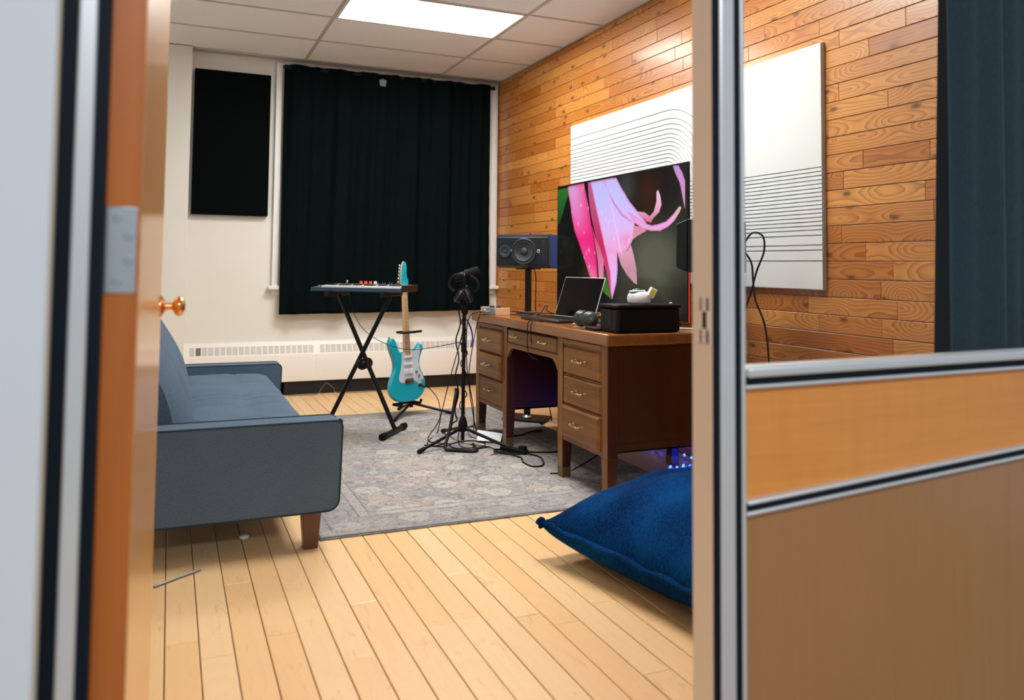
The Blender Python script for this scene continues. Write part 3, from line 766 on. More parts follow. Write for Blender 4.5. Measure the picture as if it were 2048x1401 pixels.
def pull(par, y, z, x, w=.088):
    b = B()
    for s in (-1, 1):
        b.box(x-.004, x, y+s*w/2-.011, y+s*w/2+.011, z-.008, z+.008)
        b.cyl((x-.003, y+s*w/2, z), (x-.022, y+s*w/2, z-.002), .0045, seg=12); b.ball((x-.024, y+s*w/2, z-.002), .0065, seg=12)
    b.box(x-.027, x-.021, y-w/2, y+w/2, z-.008, z-.001); b.box(x-.025, x-.022, y-w*.2, y+w*.2, z-.010, z+.001)
    b.make('drawer_pull', M_brass, par, .001, 1, world=True)
def drawer(y0, y1, z0, z1, out=0.0, pulls=None, bev=.010):
    x = DX-out
    b = B(); b.box(x+.010, x+.032, y0, y1, z0, z1)
    lo = [(x+.010, y0, z0), (x+.010, y1, z0), (x+.010, y1, z1), (x+.010, y0, z1)]
    hi = [(x-.002, y0+bev, z0+bev), (x-.002, y1-bev, z0+bev), (x-.002, y1-bev, z1-bev), (x-.002, y0+bev, z1-bev)]
    b.hexa(lo, hi)
    if out: b.box(x+.03, x+.3, y0+.01, y1-.01, z0+.01, z1-.02)
    d = b.make('drawer', M_desk, dk, .0015, 2, world=True)
    for p in (pulls or [(y0+y1)/2]): pull(d, p, (z0+z1)/2+.006, x-.002)
    return d
for (ya, yb, outs) in ((3.202, 3.582, (0, .0, .012)), (4.367, 4.749, (.014, .022, .0))):
    b = B(); b.box(DX-.001, DX+.35, ya-.002, yb+.002, .697, .722); b.make('writing_slide', M_desk, dk, .003, world=True)
    for (z0, z1), o_ in zip(((.545, .690), (.392, .537), (.226, .384)), outs): drawer(ya, yb, z0, z1, o_)
    b = B()
    for z in (.6915, .541, .388): b.box(DX+.006, DX+.03, ya-.003, yb+.003, z-.004, z+.004)
    b.box(DX+.004, DX+.03, ya-.003, yb+.003, .205, .228)
    b.make('drawer_rail', M_deskz, dk, .001, world=True)
d = drawer(3.655, 4.292, .632, .716, .0, [3.78, 4.16], .006)
b = B(); b.cyl((DX-.004, 3.975, .675), (DX, 3.975, .675), .008); b.make('lock', M_brassdark, d, world=True)
# kneehole apron with rounded corners
pts = [(3.644, .632), (3.644, .545), (3.655, .552), (3.675, .580), (3.705, .600), (3.74, .604), (4.21, .604), (4.245, .600), (4.275, .580), (4.295, .552), (4.304, .545), (4.304, .632)]
b = B(); b.prism(pts, DX+.002, DX+.022, 'yz'); b.make('apron', M_desk, dk, .002, world=True)
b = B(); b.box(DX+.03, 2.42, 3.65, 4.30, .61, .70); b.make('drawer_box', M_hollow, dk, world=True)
DT = .7835

# ================================================================== TELEVISION on the desk
tv = thing('television', 'large flat television on the desk showing a pink lily close-up', 'television', (2.47, 4.01, DT))
TY0, TY1, TZ0, TZ1, TVX = 3.283, 4.742, .815, 1.642, 2.45
b = B(); b.box(TVX+.0015, TVX+.012, TY0, TY1, TZ0, TZ1); b.make('slim_panel', M_black, tv, .001, world=True)
b = B(); b.box(TVX+.012, TVX+.05, TY0+.12, TY1-.12, TZ0+.02, TZ0+.45); b.make('rear_housing', M_black, tv, .01, world=True)
for y in (TY0+.25, TY1-.25):
    b = B(); b.box(TVX-.10, TVX+.13, y-.012, y+.012, DT, DT+.010); b.box(TVX, TVX+.03, y-.012, y+.012, DT+.008, TZ0+.05); b.make('foot', M_blacksatin, tv, .002, world=True)
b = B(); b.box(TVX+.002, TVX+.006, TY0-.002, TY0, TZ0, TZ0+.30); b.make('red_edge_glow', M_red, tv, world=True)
PP = dict(
 A=[(0.1, 0.99), (0.25, 0.992), (0.264, 0.928), (0.292, 0.804), (0.315, 0.667), (0.343, 0.524), (0.365, 0.368), (0.375, 0.225), (0.335, 0.223), (0.304, 0.265), (0.267, 0.367), (0.215, 0.505), (0.166, 0.621), (0.141, 0.73), (0.126, 0.832), (0.105, 0.934)],
 B=[(0.286, 0.991), (0.314, 0.99), (0.372, 0.725), (0.424, 0.521), (0.466, 0.368), (0.488, 0.1), (0.471, 0.181), (0.442, 0.307), (0.399, 0.445), (0.36, 0.554), (0.319, 0.714), (0.293, 0.883)],
 C=[(0.324, 0.65), (0.356, 0.554), (0.391, 0.483), (0.425, 0.383), (0.421, 0.223), (0.387, 0.222), (0.376, 0.368), (0.351, 0.508)],
 D=[(0.309, 0.992), (0.521, 0.99), (0.568, 0.897), (0.622, 0.802), (0.681, 0.723), (0.717, 0.677), (0.745, 0.633), (0.703, 0.622), (0.661, 0.661), (0.66, 0.597), (0.641, 0.512), (0.608, 0.455), (0.562, 0.423), (0.531, 0.431), (0.535, 0.324), (0.527, 0.221), (0.492, 0.092), (0.484, 0.144), (0.475, 0.293), (0.45, 0.406), (0.407, 0.583), (0.372, 0.725), (0.336, 0.877)],
 E=[(0.607, 0.731), (0.681, 0.68), (0.738, 0.633), (0.78, 0.616), (0.827, 0.623), (0.872, 0.636), (0.916, 0.678), (0.95, 0.724), (0.966, 0.722), (0.956, 0.694), (0.923, 0.638), (0.885, 0.602), (0.833, 0.578), (0.773, 0.582), (0.724, 0.599), (0.667, 0.639)],
 F=[(0.681, 0.723), (0.731, 0.711), (0.766, 0.68), (0.793, 0.711), (0.81, 0.778), (0.81, 0.839), (0.82, 0.855), (0.836, 0.808), (0.843, 0.753), (0.827, 0.701), (0.793, 0.67), (0.773, 0.637), (0.745, 0.647)],
 G=[(0.535, 0.427), (0.608, 0.448), (0.634, 0.491), (0.653, 0.426), (0.675, 0.312), (0.679, 0.214), (0.66, 0.22), (0.608, 0.275), (0.562, 0.346)],
 H=[(0.656, 0.626), (0.703, 0.615), (0.745, 0.584), (0.682, 0.553), (0.645, 0.526)],
 I=[(0.914, 0.997), (0.948, 0.993), (0.972, 0.939), (0.987, 0.884), (0.987, 0.704), (0.975, 0.77), (0.957, 0.877), (0.929, 0.947)],
 J=[(0.002, 0.98), (0.1, 0.981), (0.105, 0.926), (0.075, 0.846), (0.025, 0.707), (0.004, 0.674)],
 K=[(0.425, 0.33), (0.45, 0.255), (0.484, 0.099), (0.426, 0.14), (0.417, 0.223)],
 L=[(0.422, 0.969), (0.431, 0.97), (0.497, 0.803), (0.561, 0.706), (0.641, 0.648), (0.645, 0.655), (0.569, 0.72), (0.506, 0.817)],
 M=[(0.481, 0.797), (0.488, 0.796), (0.562, 0.442), (0.556, 0.438)])
NXs, NYs = 420, 240
gx, gy = np.meshgrid(np.linspace(0, 1, NXs), np.linspace(0, 1, NYs), indexing='ij')
def mask(poly):
    acc = np.zeros_like(gx)
    for dx in (-.0008, .0008):
        for dy in (-.0014, .0014):
            ins = np.zeros(gx.shape, bool); n = len(poly); X_, Y_ = gx+dx, gy+dy
            for i in range(n):
                (x1, y1), (x2, y2) = poly[i], poly[(i+1) % n]
                if y1 == y2: continue
                c_ = ((Y_ < y1) != (Y_ < y2)) & (X_ < (x2-x1)*(Y_-y1)/(y2-y1)+x1)
                ins ^= c_
            acc += ins
    return acc/4
def edge(poly, wd):
    d = np.full(gx.shape, 9.)
    n = len(poly)
    for i in range(n):
        (x1, y1), (x2, y2) = poly[i], poly[(i+1) % n]
        vx, vy = (x2-x1)*1.76, (y2-y1); px, py = (gx-x1)*1.76, gy-y1
        t__ = np.clip((px*vx+py*vy)/(vx*vx+vy*vy+1e-9), 0, 1)
        d = np.minimum(d, np.hypot(px-t__*vx, py-t__*vy))
    return np.clip(1-d/wd, 0, 1)
img = np.zeros(gx.shape+(3,))+np.array([.004, .004, .004])
def over(col, a):
    global img
    img = img*(1-a[..., None])+np.array(col)*a[..., None] if np.ndim(col) == 1 else img*(1-a[..., None])+col*a[..., None]
g1 = np.exp(-((gx-.80)/.16)**2-((gy-.38)/.22)**2); over((.070, .075, .050), np.clip(g1*1.3, 0, 1))
over((.045, .012, .006), np.exp(-((gx-.76)/.08)**2-((gy-.85)/.15)**2)*.8)
over((.045, .05, .045), np.exp(-((gx-.6)/.06)**2-((gy-.9)/.14)**2)*.8)
over((.05, .035, .01), np.exp(-((gx-.30)/.06)**2-((gy-.25)/.12)**2)*.6)
def grad(stops):
    ys_ = [s[0] for s in stops]; return np.stack([np.interp(gy, ys_, [s[1][k] for s in stops]) for k in range(3)], -1)
over(grad([(.6, (.004, .02, .004)), (1, (.02, .16, .02))]), mask(PP['J']))
over(grad([(.1, (.05, .20, .01)), (.35, (.02, .06, .01))]), mask(PP['K']))
over(grad([(.2, (.55, .30, .32)), (.3, (.50, .22, .32)), (.5, (.70, .34, .42))]), mask(PP['G']))
streak = .5+.5*np.sin((gx*1.76+gy*.42)*260+2*np.sin(gy*9))
a_ = mask(PP['A']); over(grad([(.22, (.72, .30, .38)), (.35, (.75, .07, .28)), (.55, (.80, .02, .20)), (.75, (.72, .16, .45)), (1, (.60, .34, .62))]), a_)
over((.78, .01, .16), a_*np.clip((gx-.155-(1-gy)*.20)*12, 0, 1)*.7); over((.7, .02, .16), a_*edge(PP['A'], .03)*.7)
over(grad([(.1, (.70, .05, .20)), (.5, (.50, .02, .10)), (1, (.45, .10, .25))]), mask(PP['B']))
over(grad([(.2, (.75, .25, .42)), (.65, (.45, .04, .14))]), mask(PP['C']))
d_ = mask(PP['D']); over(grad([(.1, (.62, .42, .85)), (.3, (.74, .42, .80)), (.45, (.80, .35, .62)), (.6, (.72, .46, .84)), (.8, (.55, .50, .90)), (1, (.50, .48, .88))]), d_)
over((.80, .20, .38), d_*np.exp(-((gx-.60)/.05)**2-((gy-.53)/.05)**2)*.6)
over((.72, .10, .40), d_*edge(PP['D'], .022)*.65); over((.45, .22, .62), d_*streak*.12)
over((.85, .60, .92), mask(PP['M'])*.6); over((.62, .16, .50), mask(PP['L'])*.8)
over((.62, .24, .34), mask(PP['H'])); f__ = mask(PP['F']); over(grad([(.64, (.62, .12, .22)), (.72, (.72, .34, .48)), (.86, (.78, .55, .78))]), f__)
e__ = mask(PP['E']); over((.74, .36, .66), e__); over((.60, .50, .34), e__*np.clip((gx-.90)*18, 0, 1)); over((.75, .12, .40), e__*edge(PP['E'], .012)*.6)
i__ = mask(PP['I']); over(grad([(.7, (.6, .25, .45)), (1, (.50, .25, .60))]), i__)
rt_ = random.Random(3)
for _ in range(70):      # dew drops
    x_, y_ = rt_.uniform(.1, .75), rt_.uniform(.15, .98); rad = rt_.uniform(.004, .010)
    m_ = np.exp(-(((gx-x_)*1.76)**2+((gy-y_)*.7)**2)/rad**2)*(a_+d_)
    over((.85, .70, .92), np.clip(m_, 0, 1)*.5)
img = np.clip(img, 0, 1)
verts = np.stack([np.full(gx.size, 0.), (TY1-.008-(TY1-TY0-.016)*gx).ravel(), (TZ0+.008+(TZ1-TZ0-.014)*gy).ravel()], -1)
ii = np.arange((NXs-1)*(NYs-1)); ci, cj = ii//(NYs-1), ii % (NYs-1); q = ci*NYs+cj
faces = np.stack([q, q+1, q+NYs+1, q+NYs], -1)
me = bpy.data.meshes.new('screen'); off = XF[tv.name].inverted()
me.from_pydata([tuple(off @ Vector((TVX, p[1], p[2]))) for p in verts], [], faces.tolist())
at = me.color_attributes.new('picture', 'FLOAT_COLOR', 'POINT')
at.data.foreach_set('color', np.concatenate([img.reshape(-1, 3), np.ones((img.shape[0]*img.shape[1], 1))], 1).ravel().astype(np.float32))
m, nt, bs = new_mat('tv_picture'); N = NT(nt); a = N.n('ShaderNodeAttribute', attribute_name='picture')
bs.inputs['Base Color'].default_value = (.004, .004, .004, 1); bs.inputs['Roughness'].default_value = .12; bs.inputs['Specular IOR Level'].default_value = .2; N.put(bs.inputs['Emission Color'], a.outputs['Color']); bs.inputs['Emission Strength'].default_value = 1.0
me.materials.append(m); so = bpy.data.objects.new('screen', me); COL.objects.link(so); so.parent = tv

# ================================================================== SPEAKERS and stands
def speaker(loc, rz, label, side=None):
    """front faces local -Y, width along X; origin at the base centre"""
    t = thing('studio_speaker', label, 'speaker', loc, rz)
    W, D, H = .40, .27, .238
    b = B(); b.box(-W/2+.004, W/2-.004, -D/2+.05, D/2, 0, H); b.make('cabinet', side or M_blue, t, .004)
    # baffle with chamfered rim
    b = B(); c = .022
    b.hexa([(-W/2, -D/2+.05, 0), (W/2, -D/2+.05, 0), (W/2, -D/2+.05, H), (-W/2, -D/2+.05, H)], [(-W/2+.006, -D/2, c), (W/2-.006, -D/2, c), (W/2-.006, -D/2, H-c), (-W/2+.006, -D/2, H-c)])
    bf = b.make('baffle', M_spk, t, .006, 3)
    R_ = Matrix.Rotation(PI/2, 4, 'X')
    b = B(); b.lathe([(.094, .004), (.094, -.004), (.088, -.011), (.082, -.010), (.079, -.004), (.074, -.004), (.070, -.011), (.064, -.009), (.058, -.005), (.028, .0005), (.024, -.005), (.014, -.010), (0, -.011)], Matrix.Translation((.015, -D/2, H*.49)) @ Matrix.Diagonal((1, -1, 1, 1)) @ R_ @ Matrix.Diagonal((1, 1, 1, 1)))
    b.make('woofer', M_cone, bf, angle=40)
    b = B(); b.lathe([(.046, .002), (.044, -.008), (.038, -.009), (.024, -.004), (.013, -.0008), (.012, -.003), (.008, -.007), (0, -.008)], Matrix.Translation((-.128, -D/2-.001, H*.49)) @ Matrix.Diagonal((1, -1, 1, 1)) @ R_)
    b.make('tweeter', M_cone, bf, angle=40)
    b = B(); b.box(.146, .170, -D/2-.001, -D/2+.01, .045, H-.045); b.make('bass_port', M_voidblack, bf, .003)
    b = B(); b.box(.112, .131, -D/2-.0015, -D/2+.001, H*.46, H*.46+.021); lg = b.make('logo_plate', M_whiteplast, bf)
    b = B(); b.prism([(.114, H*.46+.003), (.118, H*.46+.003), (.118, H*.46+.009), (.124, H*.46+.003), (.129, H*.46+.003), (.129, H*.46+.012), (.122, H*.46+.014), (.122, H*.46+.018), (.114, H*.46+.018)], -D/2-.0022, -D/2-.0015, 'xz'); b.make('logo_mark', M_voidblack, lg)
    b = B(); b.box(-.082, -.079, -D/2-.0015, -D/2, H*.5, H*.5+.010); b.make('power_light', M_led, bf)
    b = B(); b.cyl((.0, .03, H), (.0, .03, H+.010), .008); b.make('top_screw', M_black, t)
    return t
def spk_stand(loc, rz, label, h):
    t = thing('speaker_stand', label, 'speaker stand', loc, rz)
    z0 = loc[2]
    b = B(); b.prism([(-.15, -.11), (.15, -.11), (.15, .11), (-.15, .11)], 0, .016, 'xy'); b.make('base_plate', M_blacksatin, t, .004)
    b = B(); b.box(-.020, .020, -.020, .020, .016, h-.010); b.make('pole', M_blacksatin, t, .006)
    b = B(); b.lathe([(.036, .016), (.036, .020), (.024, .03), (.024, .034)]); b.make('collar', M_steel, t)
    b = B(); b.box(-.07, .07, -.07, .07, h-.010, h-.0005); b.make('top_plate', M_blacksatin, t, .002)
    return t
RZL = math.radians(-45)
spk_stand((2.37, 5.03, RZ), RZL, 'black pole speaker stand behind the far end of the desk', 1.078-RZ)
speaker((2.37, 5.03, 1.078), RZL, 'horizontal black studio speaker with blue side left of the television')
RZR = math.radians(-135)
spk_stand((2.345, 2.915, 0.0005), RZR, 'black pole speaker stand mostly hidden behind the door post', 1.073)
speaker((2.325, 2.935, 1.074), RZR, 'dark studio speaker beside the door post, overlapping the television edge', M_spk)

# ================================================================== desk items
# cable box
t = thing('cable_box', 'black lidded cable box on the near end of the desk', 'box', (2.1, 3.21, DT))
b = B(); b.box(1.93, 2.285, 3.120, 3.285, DT, .900); b.make('body', M_black, t, .016, 4, world=True)
b = B(); b.box(1.928, 2.287, 3.118, 3.287, .9005, .917); b.make('lid', M_black, t, .006, 3, world=True)
b = B(); b.box(1.9285, 1.931, 3.18, 3.20, .812, .893); b.make('cable_slot', M_voidblack, t, world=True)
# white gadget
t = thing('white_camera_gadget', 'small round white gadget with dark lens on the black box', 'gadget', (2.10, 3.20, .9175), math.radians(-20))
b = B(); b.lathe([(0, 0), (.040, 0), (.052, .008), (.056, .024), (.052, .044), (.038, .058), (.018, .064), (0, .065)], Matrix.Diagonal((1.05, .9, 1, 1))); b.make('body', M_whiteplast, t)
b = B(); b.ball((-.012, -.008, .042), .036, (1, .8, .92)); b.make('lens_dome', M_glassdome, t)
b = B(); b.tube([(-.012+.036*math.cos(a), -.008+.022*math.sin(a), .062+.012*math.cos(a)*.2) for a in [2*PI*k/24 for k in range(24)]], .0035, 8, closed=True); b.make('lens_rim', M_whiteplast, t)
Mx = Matrix.Translation((.058, -.010, .052)) @ Matrix.Rotation(math.radians(28), 4, 'Y')
b = B(); b.box(-.016, .016, -.018, .018, -.022, .026, M=Mx); tg = b.make('tag_block', M_whiteplast, t, .002)
b = B(); b.box(-.010, .008, -.0187, -.0180, -.016, .020, M=Mx); b.make('yellow_label', M_yellow, tg)
b = B(); b.ball((.16, .02, .004), .006, (1.6, 1, .6)); b.make('loose_earplug', M_whiteplast, t)

# laptop
FL, FR = Vector((1.895, 4.125, DT)), Vector((1.965, 3.725, DT))
wv = (FR-FL).normalized(); dv = Vector((-wv.y, wv.x, 0)); 
lw, ld = .365, .250
t = thing('laptop', 'open dark laptop on the desk in front of the television', 'laptop', tuple(FL))
b = B(); c4 = [FL, FL+wv*lw, FL+wv*lw+dv*ld, FL+dv*ld]
b.hexa([(p.x, p.y, DT+.003) for p in c4], [(p.x, p.y, DT+.016) for p in c4]); kb = b.make('keyboard_base', M_laptop, t, .003, world=True)
b = B()
for r_ in range(5):
    for c__ in range(13):
        o_ = FL+wv*(.03+c__*.0238)+dv*(.10+r_*.026); p4 = [o_, o_+wv*.0205, o_+wv*.0205+dv*.022, o_+dv*.022]
        b.hexa([(p.x, p.y, DT+.0162) for p in p4], [(p.x, p.y, DT+.0175) for p in p4])
b.make('keys', M_black, kb, world=True, smooth=False)
hv = Vector((0, 0, 1))*math.cos(math.radians(20))+dv*math.sin(math.radians(20)); nv = dv*math.cos(math.radians(20))-Vector((0, 0, 1))*math.sin(math.radians(20))
o_ = FL+dv*(ld-.002)+Vector((0, 0, .017))
q4 = [o_, o_+wv*lw, o_+wv*lw+hv*.245, o_+hv*.245]
b = B(); b.hexa([tuple(p) for p in q4], [tuple(p+nv*.005) for p in q4]); ld_ = b.make('lid', M_alu, t, .001, world=True)
in4 = [o_+wv*.004+hv*.004, o_+wv*(lw-.004)+hv*.004, o_+wv*(lw-.004)+hv*.241, o_+wv*.004+hv*.241]
b = B(); b.hexa([tuple(p-nv*.001) for p in in4], [tuple(p) for p in in4]); b.make('dark_screen', M_screenoff, ld_, world=True)

# headphones on the desk (grey)
t = thing('headphones', 'grey over-ear headphones lying on the desk beside the laptop', 'headphones', (1.98, 3.47, DT))
for (x, y, rz, sx) in ((1.955, 3.42, -.5, 1), (1.965, 3.52, -.3, .95)):
    Mm = Matrix.Translation((x, y, DT+.046)) @ Matrix.Rotation(rz, 4, 'Z') @ Matrix.Rotation(math.radians(78), 4, 'X')
    b = B(); b.lathe([(0, .022), (.016, .022), (.030, .017), (.040, .008), (.043, -.004), (.043, -.016), (.036, -.024), (0, -.024)], Mm); b.make('ear_cup', M_headph, t, world=True, angle=50)
b = B(); b.tube([(2.00, 3.415, DT+.06), (2.05, 3.40, DT+.04), (2.09, 3.44, DT+.018), (2.10, 3.50, DT+.014), (2.06, 3.56, DT+.03), (2.01, 3.545, DT+.06)], .009, 8, smooth=6); b.make('headband', M_headph, t, world=True)
t = thing('earphone_case', 'flat black pouch beside the grey headphones on the desk', 'pouch', (1.95, 3.33, DT))
b = B(); b.box(-.045, .045, -.05, .055, 0, .016); b.make('pouch_body', M_black, t, .007, 3)
b = B(); b.box(-.042, .042, -.052, -.050, .008, .010); b.make('zip', M_steel, t)

# audio interface with wooden cheeks
t = thing('audio_interface', 'small grey mixer box with wooden side and two dials on the desk', 'audio interface', (1.92, 4.56, DT), math.radians(8))
b = B(); b.box(-.046, .046, -.080, .085, .002, .042); b.make('metal_case', M_silver, t, .002)
b = B(); b.box(-.050, .050, -.096, -.080, .0, .046); b.make('wooden_side', M_ltwood, t, .002)
b = B(); b.box(-.050, .050, .085, .100, .0, .046); b.make('wooden_side', M_ltwood, t, .002)
for y in (-.045, .035): 
    b = B(); b.cyl((-.005, y, .042), (-.005, y, .054), .017, .015); b.make('dial', plain('navy_knob', (.02, .035, .07), .4), t)
b = B(); b.ball((-.0465, .055, .030), .004); b.make('status_light', plain('green_light', (.1, .6, .2), .3, emis=(.2, 1, .4), estr=2), t)
b = B(); b.cyl((-.046, .03, .018), (-.075, .03, .016), .006); b.cyl((-.046, .0, .018), (-.07, .0, .016), .006); b.make('jack_plug', M_silver, t)

# ================================================================== KEYBOARD STAND
dvec = Vector((.62, .785, 0)).normalized(); pvec = Vector((-dvec.y, dvec.x, 0))   # foot bars along dvec, keyboard along pvec
c0 = Vector((1.170, 4.985, 0))
ks = thing('keyboard_stand', 'black folding X-shaped keyboard stand on the rug', 'keyboard stand', (c0.x, c0.y, 0))
fA = Vector((1.350, 4.855, 0)); fB = Vector((.975, 5.115, 0))
for f in (fA, fB):
    b = B(); z = RZ+.022; b.box(-.17, .17, -.014, .014, z-.013, z+.013, M=Matrix.Translation(f) @ Matrix.Rotation(math.atan2(dvec.y, dvec.x), 4, 'Z'))
    br = b.make('foot_bar', M_blacksatin, ks, .004, world=True)
    for s in (-1, 1):
        b = B(); p = f+dvec*.165*s; b.cyl(p+dvec*-.03+Vector((0, 0, z)), p+dvec*.02+Vector((0, 0, z)), .0215); b.make('rubber_cap', M_rubber, br, .004, world=True)
tA = Vector((1.325, 4.875, .895)); tB = Vector((1.020, 5.095, .895))
for s, (f, tt) in ((1, (fA, tB)), (-1, (fB, tA))):
    off_ = dvec*.016*s
    b = B(); p0 = f+Vector((0, 0, RZ+.03))+off_; p1 = tt+off_
    d_v = (p1-p0).normalized(); rot = d_v.to_track_quat('Z', 'Y').to_matrix().to_4x4(); Lh = (p1-p0).length
    b.cyl(p0, p1, .0145, seg=16); b.make('leg', M_blacksatin, ks, world=True)
    b = B(); b.box(-.16, .16, -.013, .013, -.012, .012, M=Matrix.Translation(tt+Vector((0, 0, .004))) @ Matrix.Rotation(math.atan2(dvec.y, dvec.x), 4, 'Z')); tr_ = b.make('top_arm', M_blacksatin, ks, .004, world=True)
    b = B(); b.box(-.155, -.10, -.02, .02, .0125, .0185, M=Matrix.Translation(tt+Vector((0, 0, .004))) @ Matrix.Rotation(math.atan2(dvec.y, dvec.x), 4, 'Z')); b.make('rubber_pad', M_rubber, tr_, world=True)
ctr = (fA+tB)/2+Vector((0, 0, .02)); ctr.z = .452
b = B(); b.cyl(ctr-dvec*.045, ctr+dvec*.045, .034); b.ball(ctr-dvec*.045, .036, (1, 1, 1)); b.make('locking_hub', M_black, ks, .004, world=True)
# ---- synthesizer
kz = .9185
sy = thing('synthesizer', 'slim slate-blue keyboard synthesizer with orange knobs on the X stand', 'keyboard', (1.175, 4.99, kz), math.atan2(-pvec.y, -pvec.x))
# local +x runs to the right end, +y away from player
b = B(); b.hexa([(-.32, -.135, .0), (.31, -.135, .0), (.31, .135, .0), (-.32, .135, .0)], [(-.315, -.135, .024), (.305, -.135, .024), (.305, .135, .040), (-.315, .135, .040)]); b.make('case', M_keybody, sy, .003)
b = B(); b.box(.306, .318, -.12, .136, .001, .044); b.make('end_cheek', plain('brown_cheek', (.006, .004, .003), .4), sy, .002)
b = B(); b.hexa([(-.28, -.02, .030), (.30, -.02, .030), (.30, .130, .038), (-.28, .130, .038)], [(-.28, -.02, .0345), (.30, -.02, .0345), (.30, .130, .0432), (-.28, .130, .0432)]); b.make('control_panel', plain('panel_grey', (.16, .19, .22), .4), sy, .001)
nk = 21; kw = .53/nk
for k in range(nk):
    b = B(); x = -.24+k*kw; b.box(x+.0006, x+kw-.0006, -.133, -.021, .024, .037); b.make('white_key', M_whiteplast, sy, .001, 1)
for k in range(nk-1):
    if k % 7 in (2, 6): continue
    b = B(); x = -.24+(k+1)*kw; b.box(x-.006, x+.006, -.085, -.022, .036, .046); b.make('black_key', M_black, sy, .001, 1)
for k, m_ in enumerate((M_orange, M_orange, M_orange, M_whiteplast)):
    b = B(); b.cyl((-.055+k*.034, .06, .040), (-.055+k*.034, .06, .064), .011, .0095); b.make('knob', m_, sy, .001)
for k in range(9):
    b = B(); x = .07+k*.025; b.cyl((x, .05+.02*(k % 2), .040), (x, .05+.02*(k % 2), .058), .0016, seg=8); b.make('slider', M_chrome, sy)
b = B(); b.cyl((-.16, .07, .039), (-.16, .07, .056), .003, seg=10); b.ball((-.16, .07, .060), .007); b.make('joystick', M_chrome, sy)
b = B(); b.cyl((-.285, -.075, .026), (-.285, -.075, .036), .012); b.make('pitch_wheel', M_silver, sy)

# ================================================================== GUITAR + stand
gt = thing('electric_guitar', 'turquoise electric guitar with white pickguard on a floor stand', 'guitar', (1.598, 5.40, .115), math.radians(26))
# local x to viewer's right, z up, front faces -y ; tilt slightly back
TILT = Matrix.Rotation(math.radians(-5), 4, 'X')
body = [(0, -.235*.0), (0, 0)]
bo = [(0, .0), (.07, .004), (.125, .03), (.158, .075), (.165, .125), (.150, .175), (.128, .215), (.118, .255), (.122, .295), (.142, .335), (.158, .365), (.150, .395), (.122, .398), (.098, .372), (.075, .352), (.050, .345), (.030, .352), (-.028, .352),
      (-.045, .345), (-.065, .352), (-.085, .385), (-.098, .425), (-.122, .455), (-.150, .450), (-.162, .415), (-.150, .365), (-.128, .310), (-.118, .26), (-.128, .215), (-.152, .17), (-.170, .12), (-.165, .07), (-.132, .028), (-.075, .004)]
sm = [(p.x, p.y) for p in catmull([(x, z, 0) for x, z in bo], 4, True)]
b = B(); b.prism(sm, -.021, .021, 'xz', M=TILT); gb = b.make('body', M_teal, gt, .009, 4, angle=60)
pg = [(.030, .352), (.052, .350), (.082, .362), (.108, .385), (.122, .365), (.112, .320), (.102, .280), (.104, .235), (.125, .190), (.142, .155), (.135, .125), (.105, .115), (.070, .135), (.035, .155), (-.015, .150), (-.055, .135), (-.085, .150), (-.088, .185), (-.070, .230), (-.060, .280), (-.055, .330), (-.045, .350), (-.028, .352)]
sm2 = [(p.x, p.y) for p in catmull([(x, z, 0) for x, z in pg], 3, True)]
b = B(); b.prism(sm2, -.0235, -.0208, 'xz', M=TILT); pgd = b.make('pickguard', M_pickguard, gt, .0006, 1)
for z in (.315, .265):
    b = B(); b.box(-.040, .040, -.0305, -.0235, z-.009, z+.009, M=TILT @ Matrix.Rotation(0, 4, 'Y')); b.make('pickup', M_whiteplast, pgd, .003)
b = B(); b.box(-.042, .042, -.0305, -.0235, .195, .230, M=TILT); b.make('humbucker_pickup', M_whiteplast, pgd, .003)
b = B(); b.box(-.040, .040, -.030, -.0208, .125, .165, M=TILT); b.box(-.036, .036, -.034, -.030, .150, .163, M=TILT); b.make('bridge', M_chrome, gt, .002)
for (x, z) in ((.075, .205), (.098, .175), (.125, .140)):
    b = B(); b.cyl((x, -.0235, z), (x, -.036, z), .0095, .008, M=TILT); b.make('control_knob', M_silver, gt, .001)
b = B(); b.box(.088, .094, -.034, -.0235, .235, .262, M=TILT); b.make('switch', M_whiteplast, pgd)
b = B(); b.prism([(.085, .082), (.115, .095), (.122, .120), (.095, .112)], -.0235, -.0205, 'xz', M=TILT); b.make('jack_plate', M_chrome, gt)
b = B(); b.cyl((-.150, 0, .452), (-.152, 0, .466), .005, M=TILT); b.make('strap_button', M_chrome, gt)
b = B(); lo = [(-.028, -.026, .330), (.028, -.026, .330), (.026, .000, .330), (-.026, .000, .330)]; hi = [(-.021, -.024, .815), (.021, -.024, .815), (.019, -.004, .815), (-.019, -.004, .815)]
b.hexa(lo, hi, M=TILT); nk_ = b.make('neck', M_maple, gt, .004, 3)
for k in range(1, 22):
    b = B(); zf = .815-(.648)*(1-2**(-k/12)); wdt = .021+.007*(.815-zf)/.485
    b.box(-wdt+.001, wdt-.001, -.0275-.002*(.815-zf)/.485, -.0255-.002*(.815-zf)/.485, zf-.0009, zf+.0009, M=TILT)
    b.make('fret', M_steel, nk_, smooth=False)
b = B()
for k in (3, 5, 7, 9, 12, 15, 17):
    zf = .815-.648*(1-2**(-(k-.5)/12)); b.cyl((0, -.0262, zf), (0, -.0272, zf), .003, seg=12, M=TILT)
b.make('position_dot', M_black, nk_)
hd = [(-.021, .815), (-.030, .835), (-.034, .86), (-.026, .93), (-.010, .985), (.008, 1.005), (.026, .990), (.030, .960), (.026, .930), (.028, .895), (.040, .860), (.036, .838), (.021, .815)]
smh = [(p.x, p.y) for p in catmull([(x, z, 0) for x, z in hd], 3, True)]
b = B(); b.prism(smh, -.018, -.006, 'xz', M=TILT); hs = b.make('headstock', M_maple, gt, .001, 1)
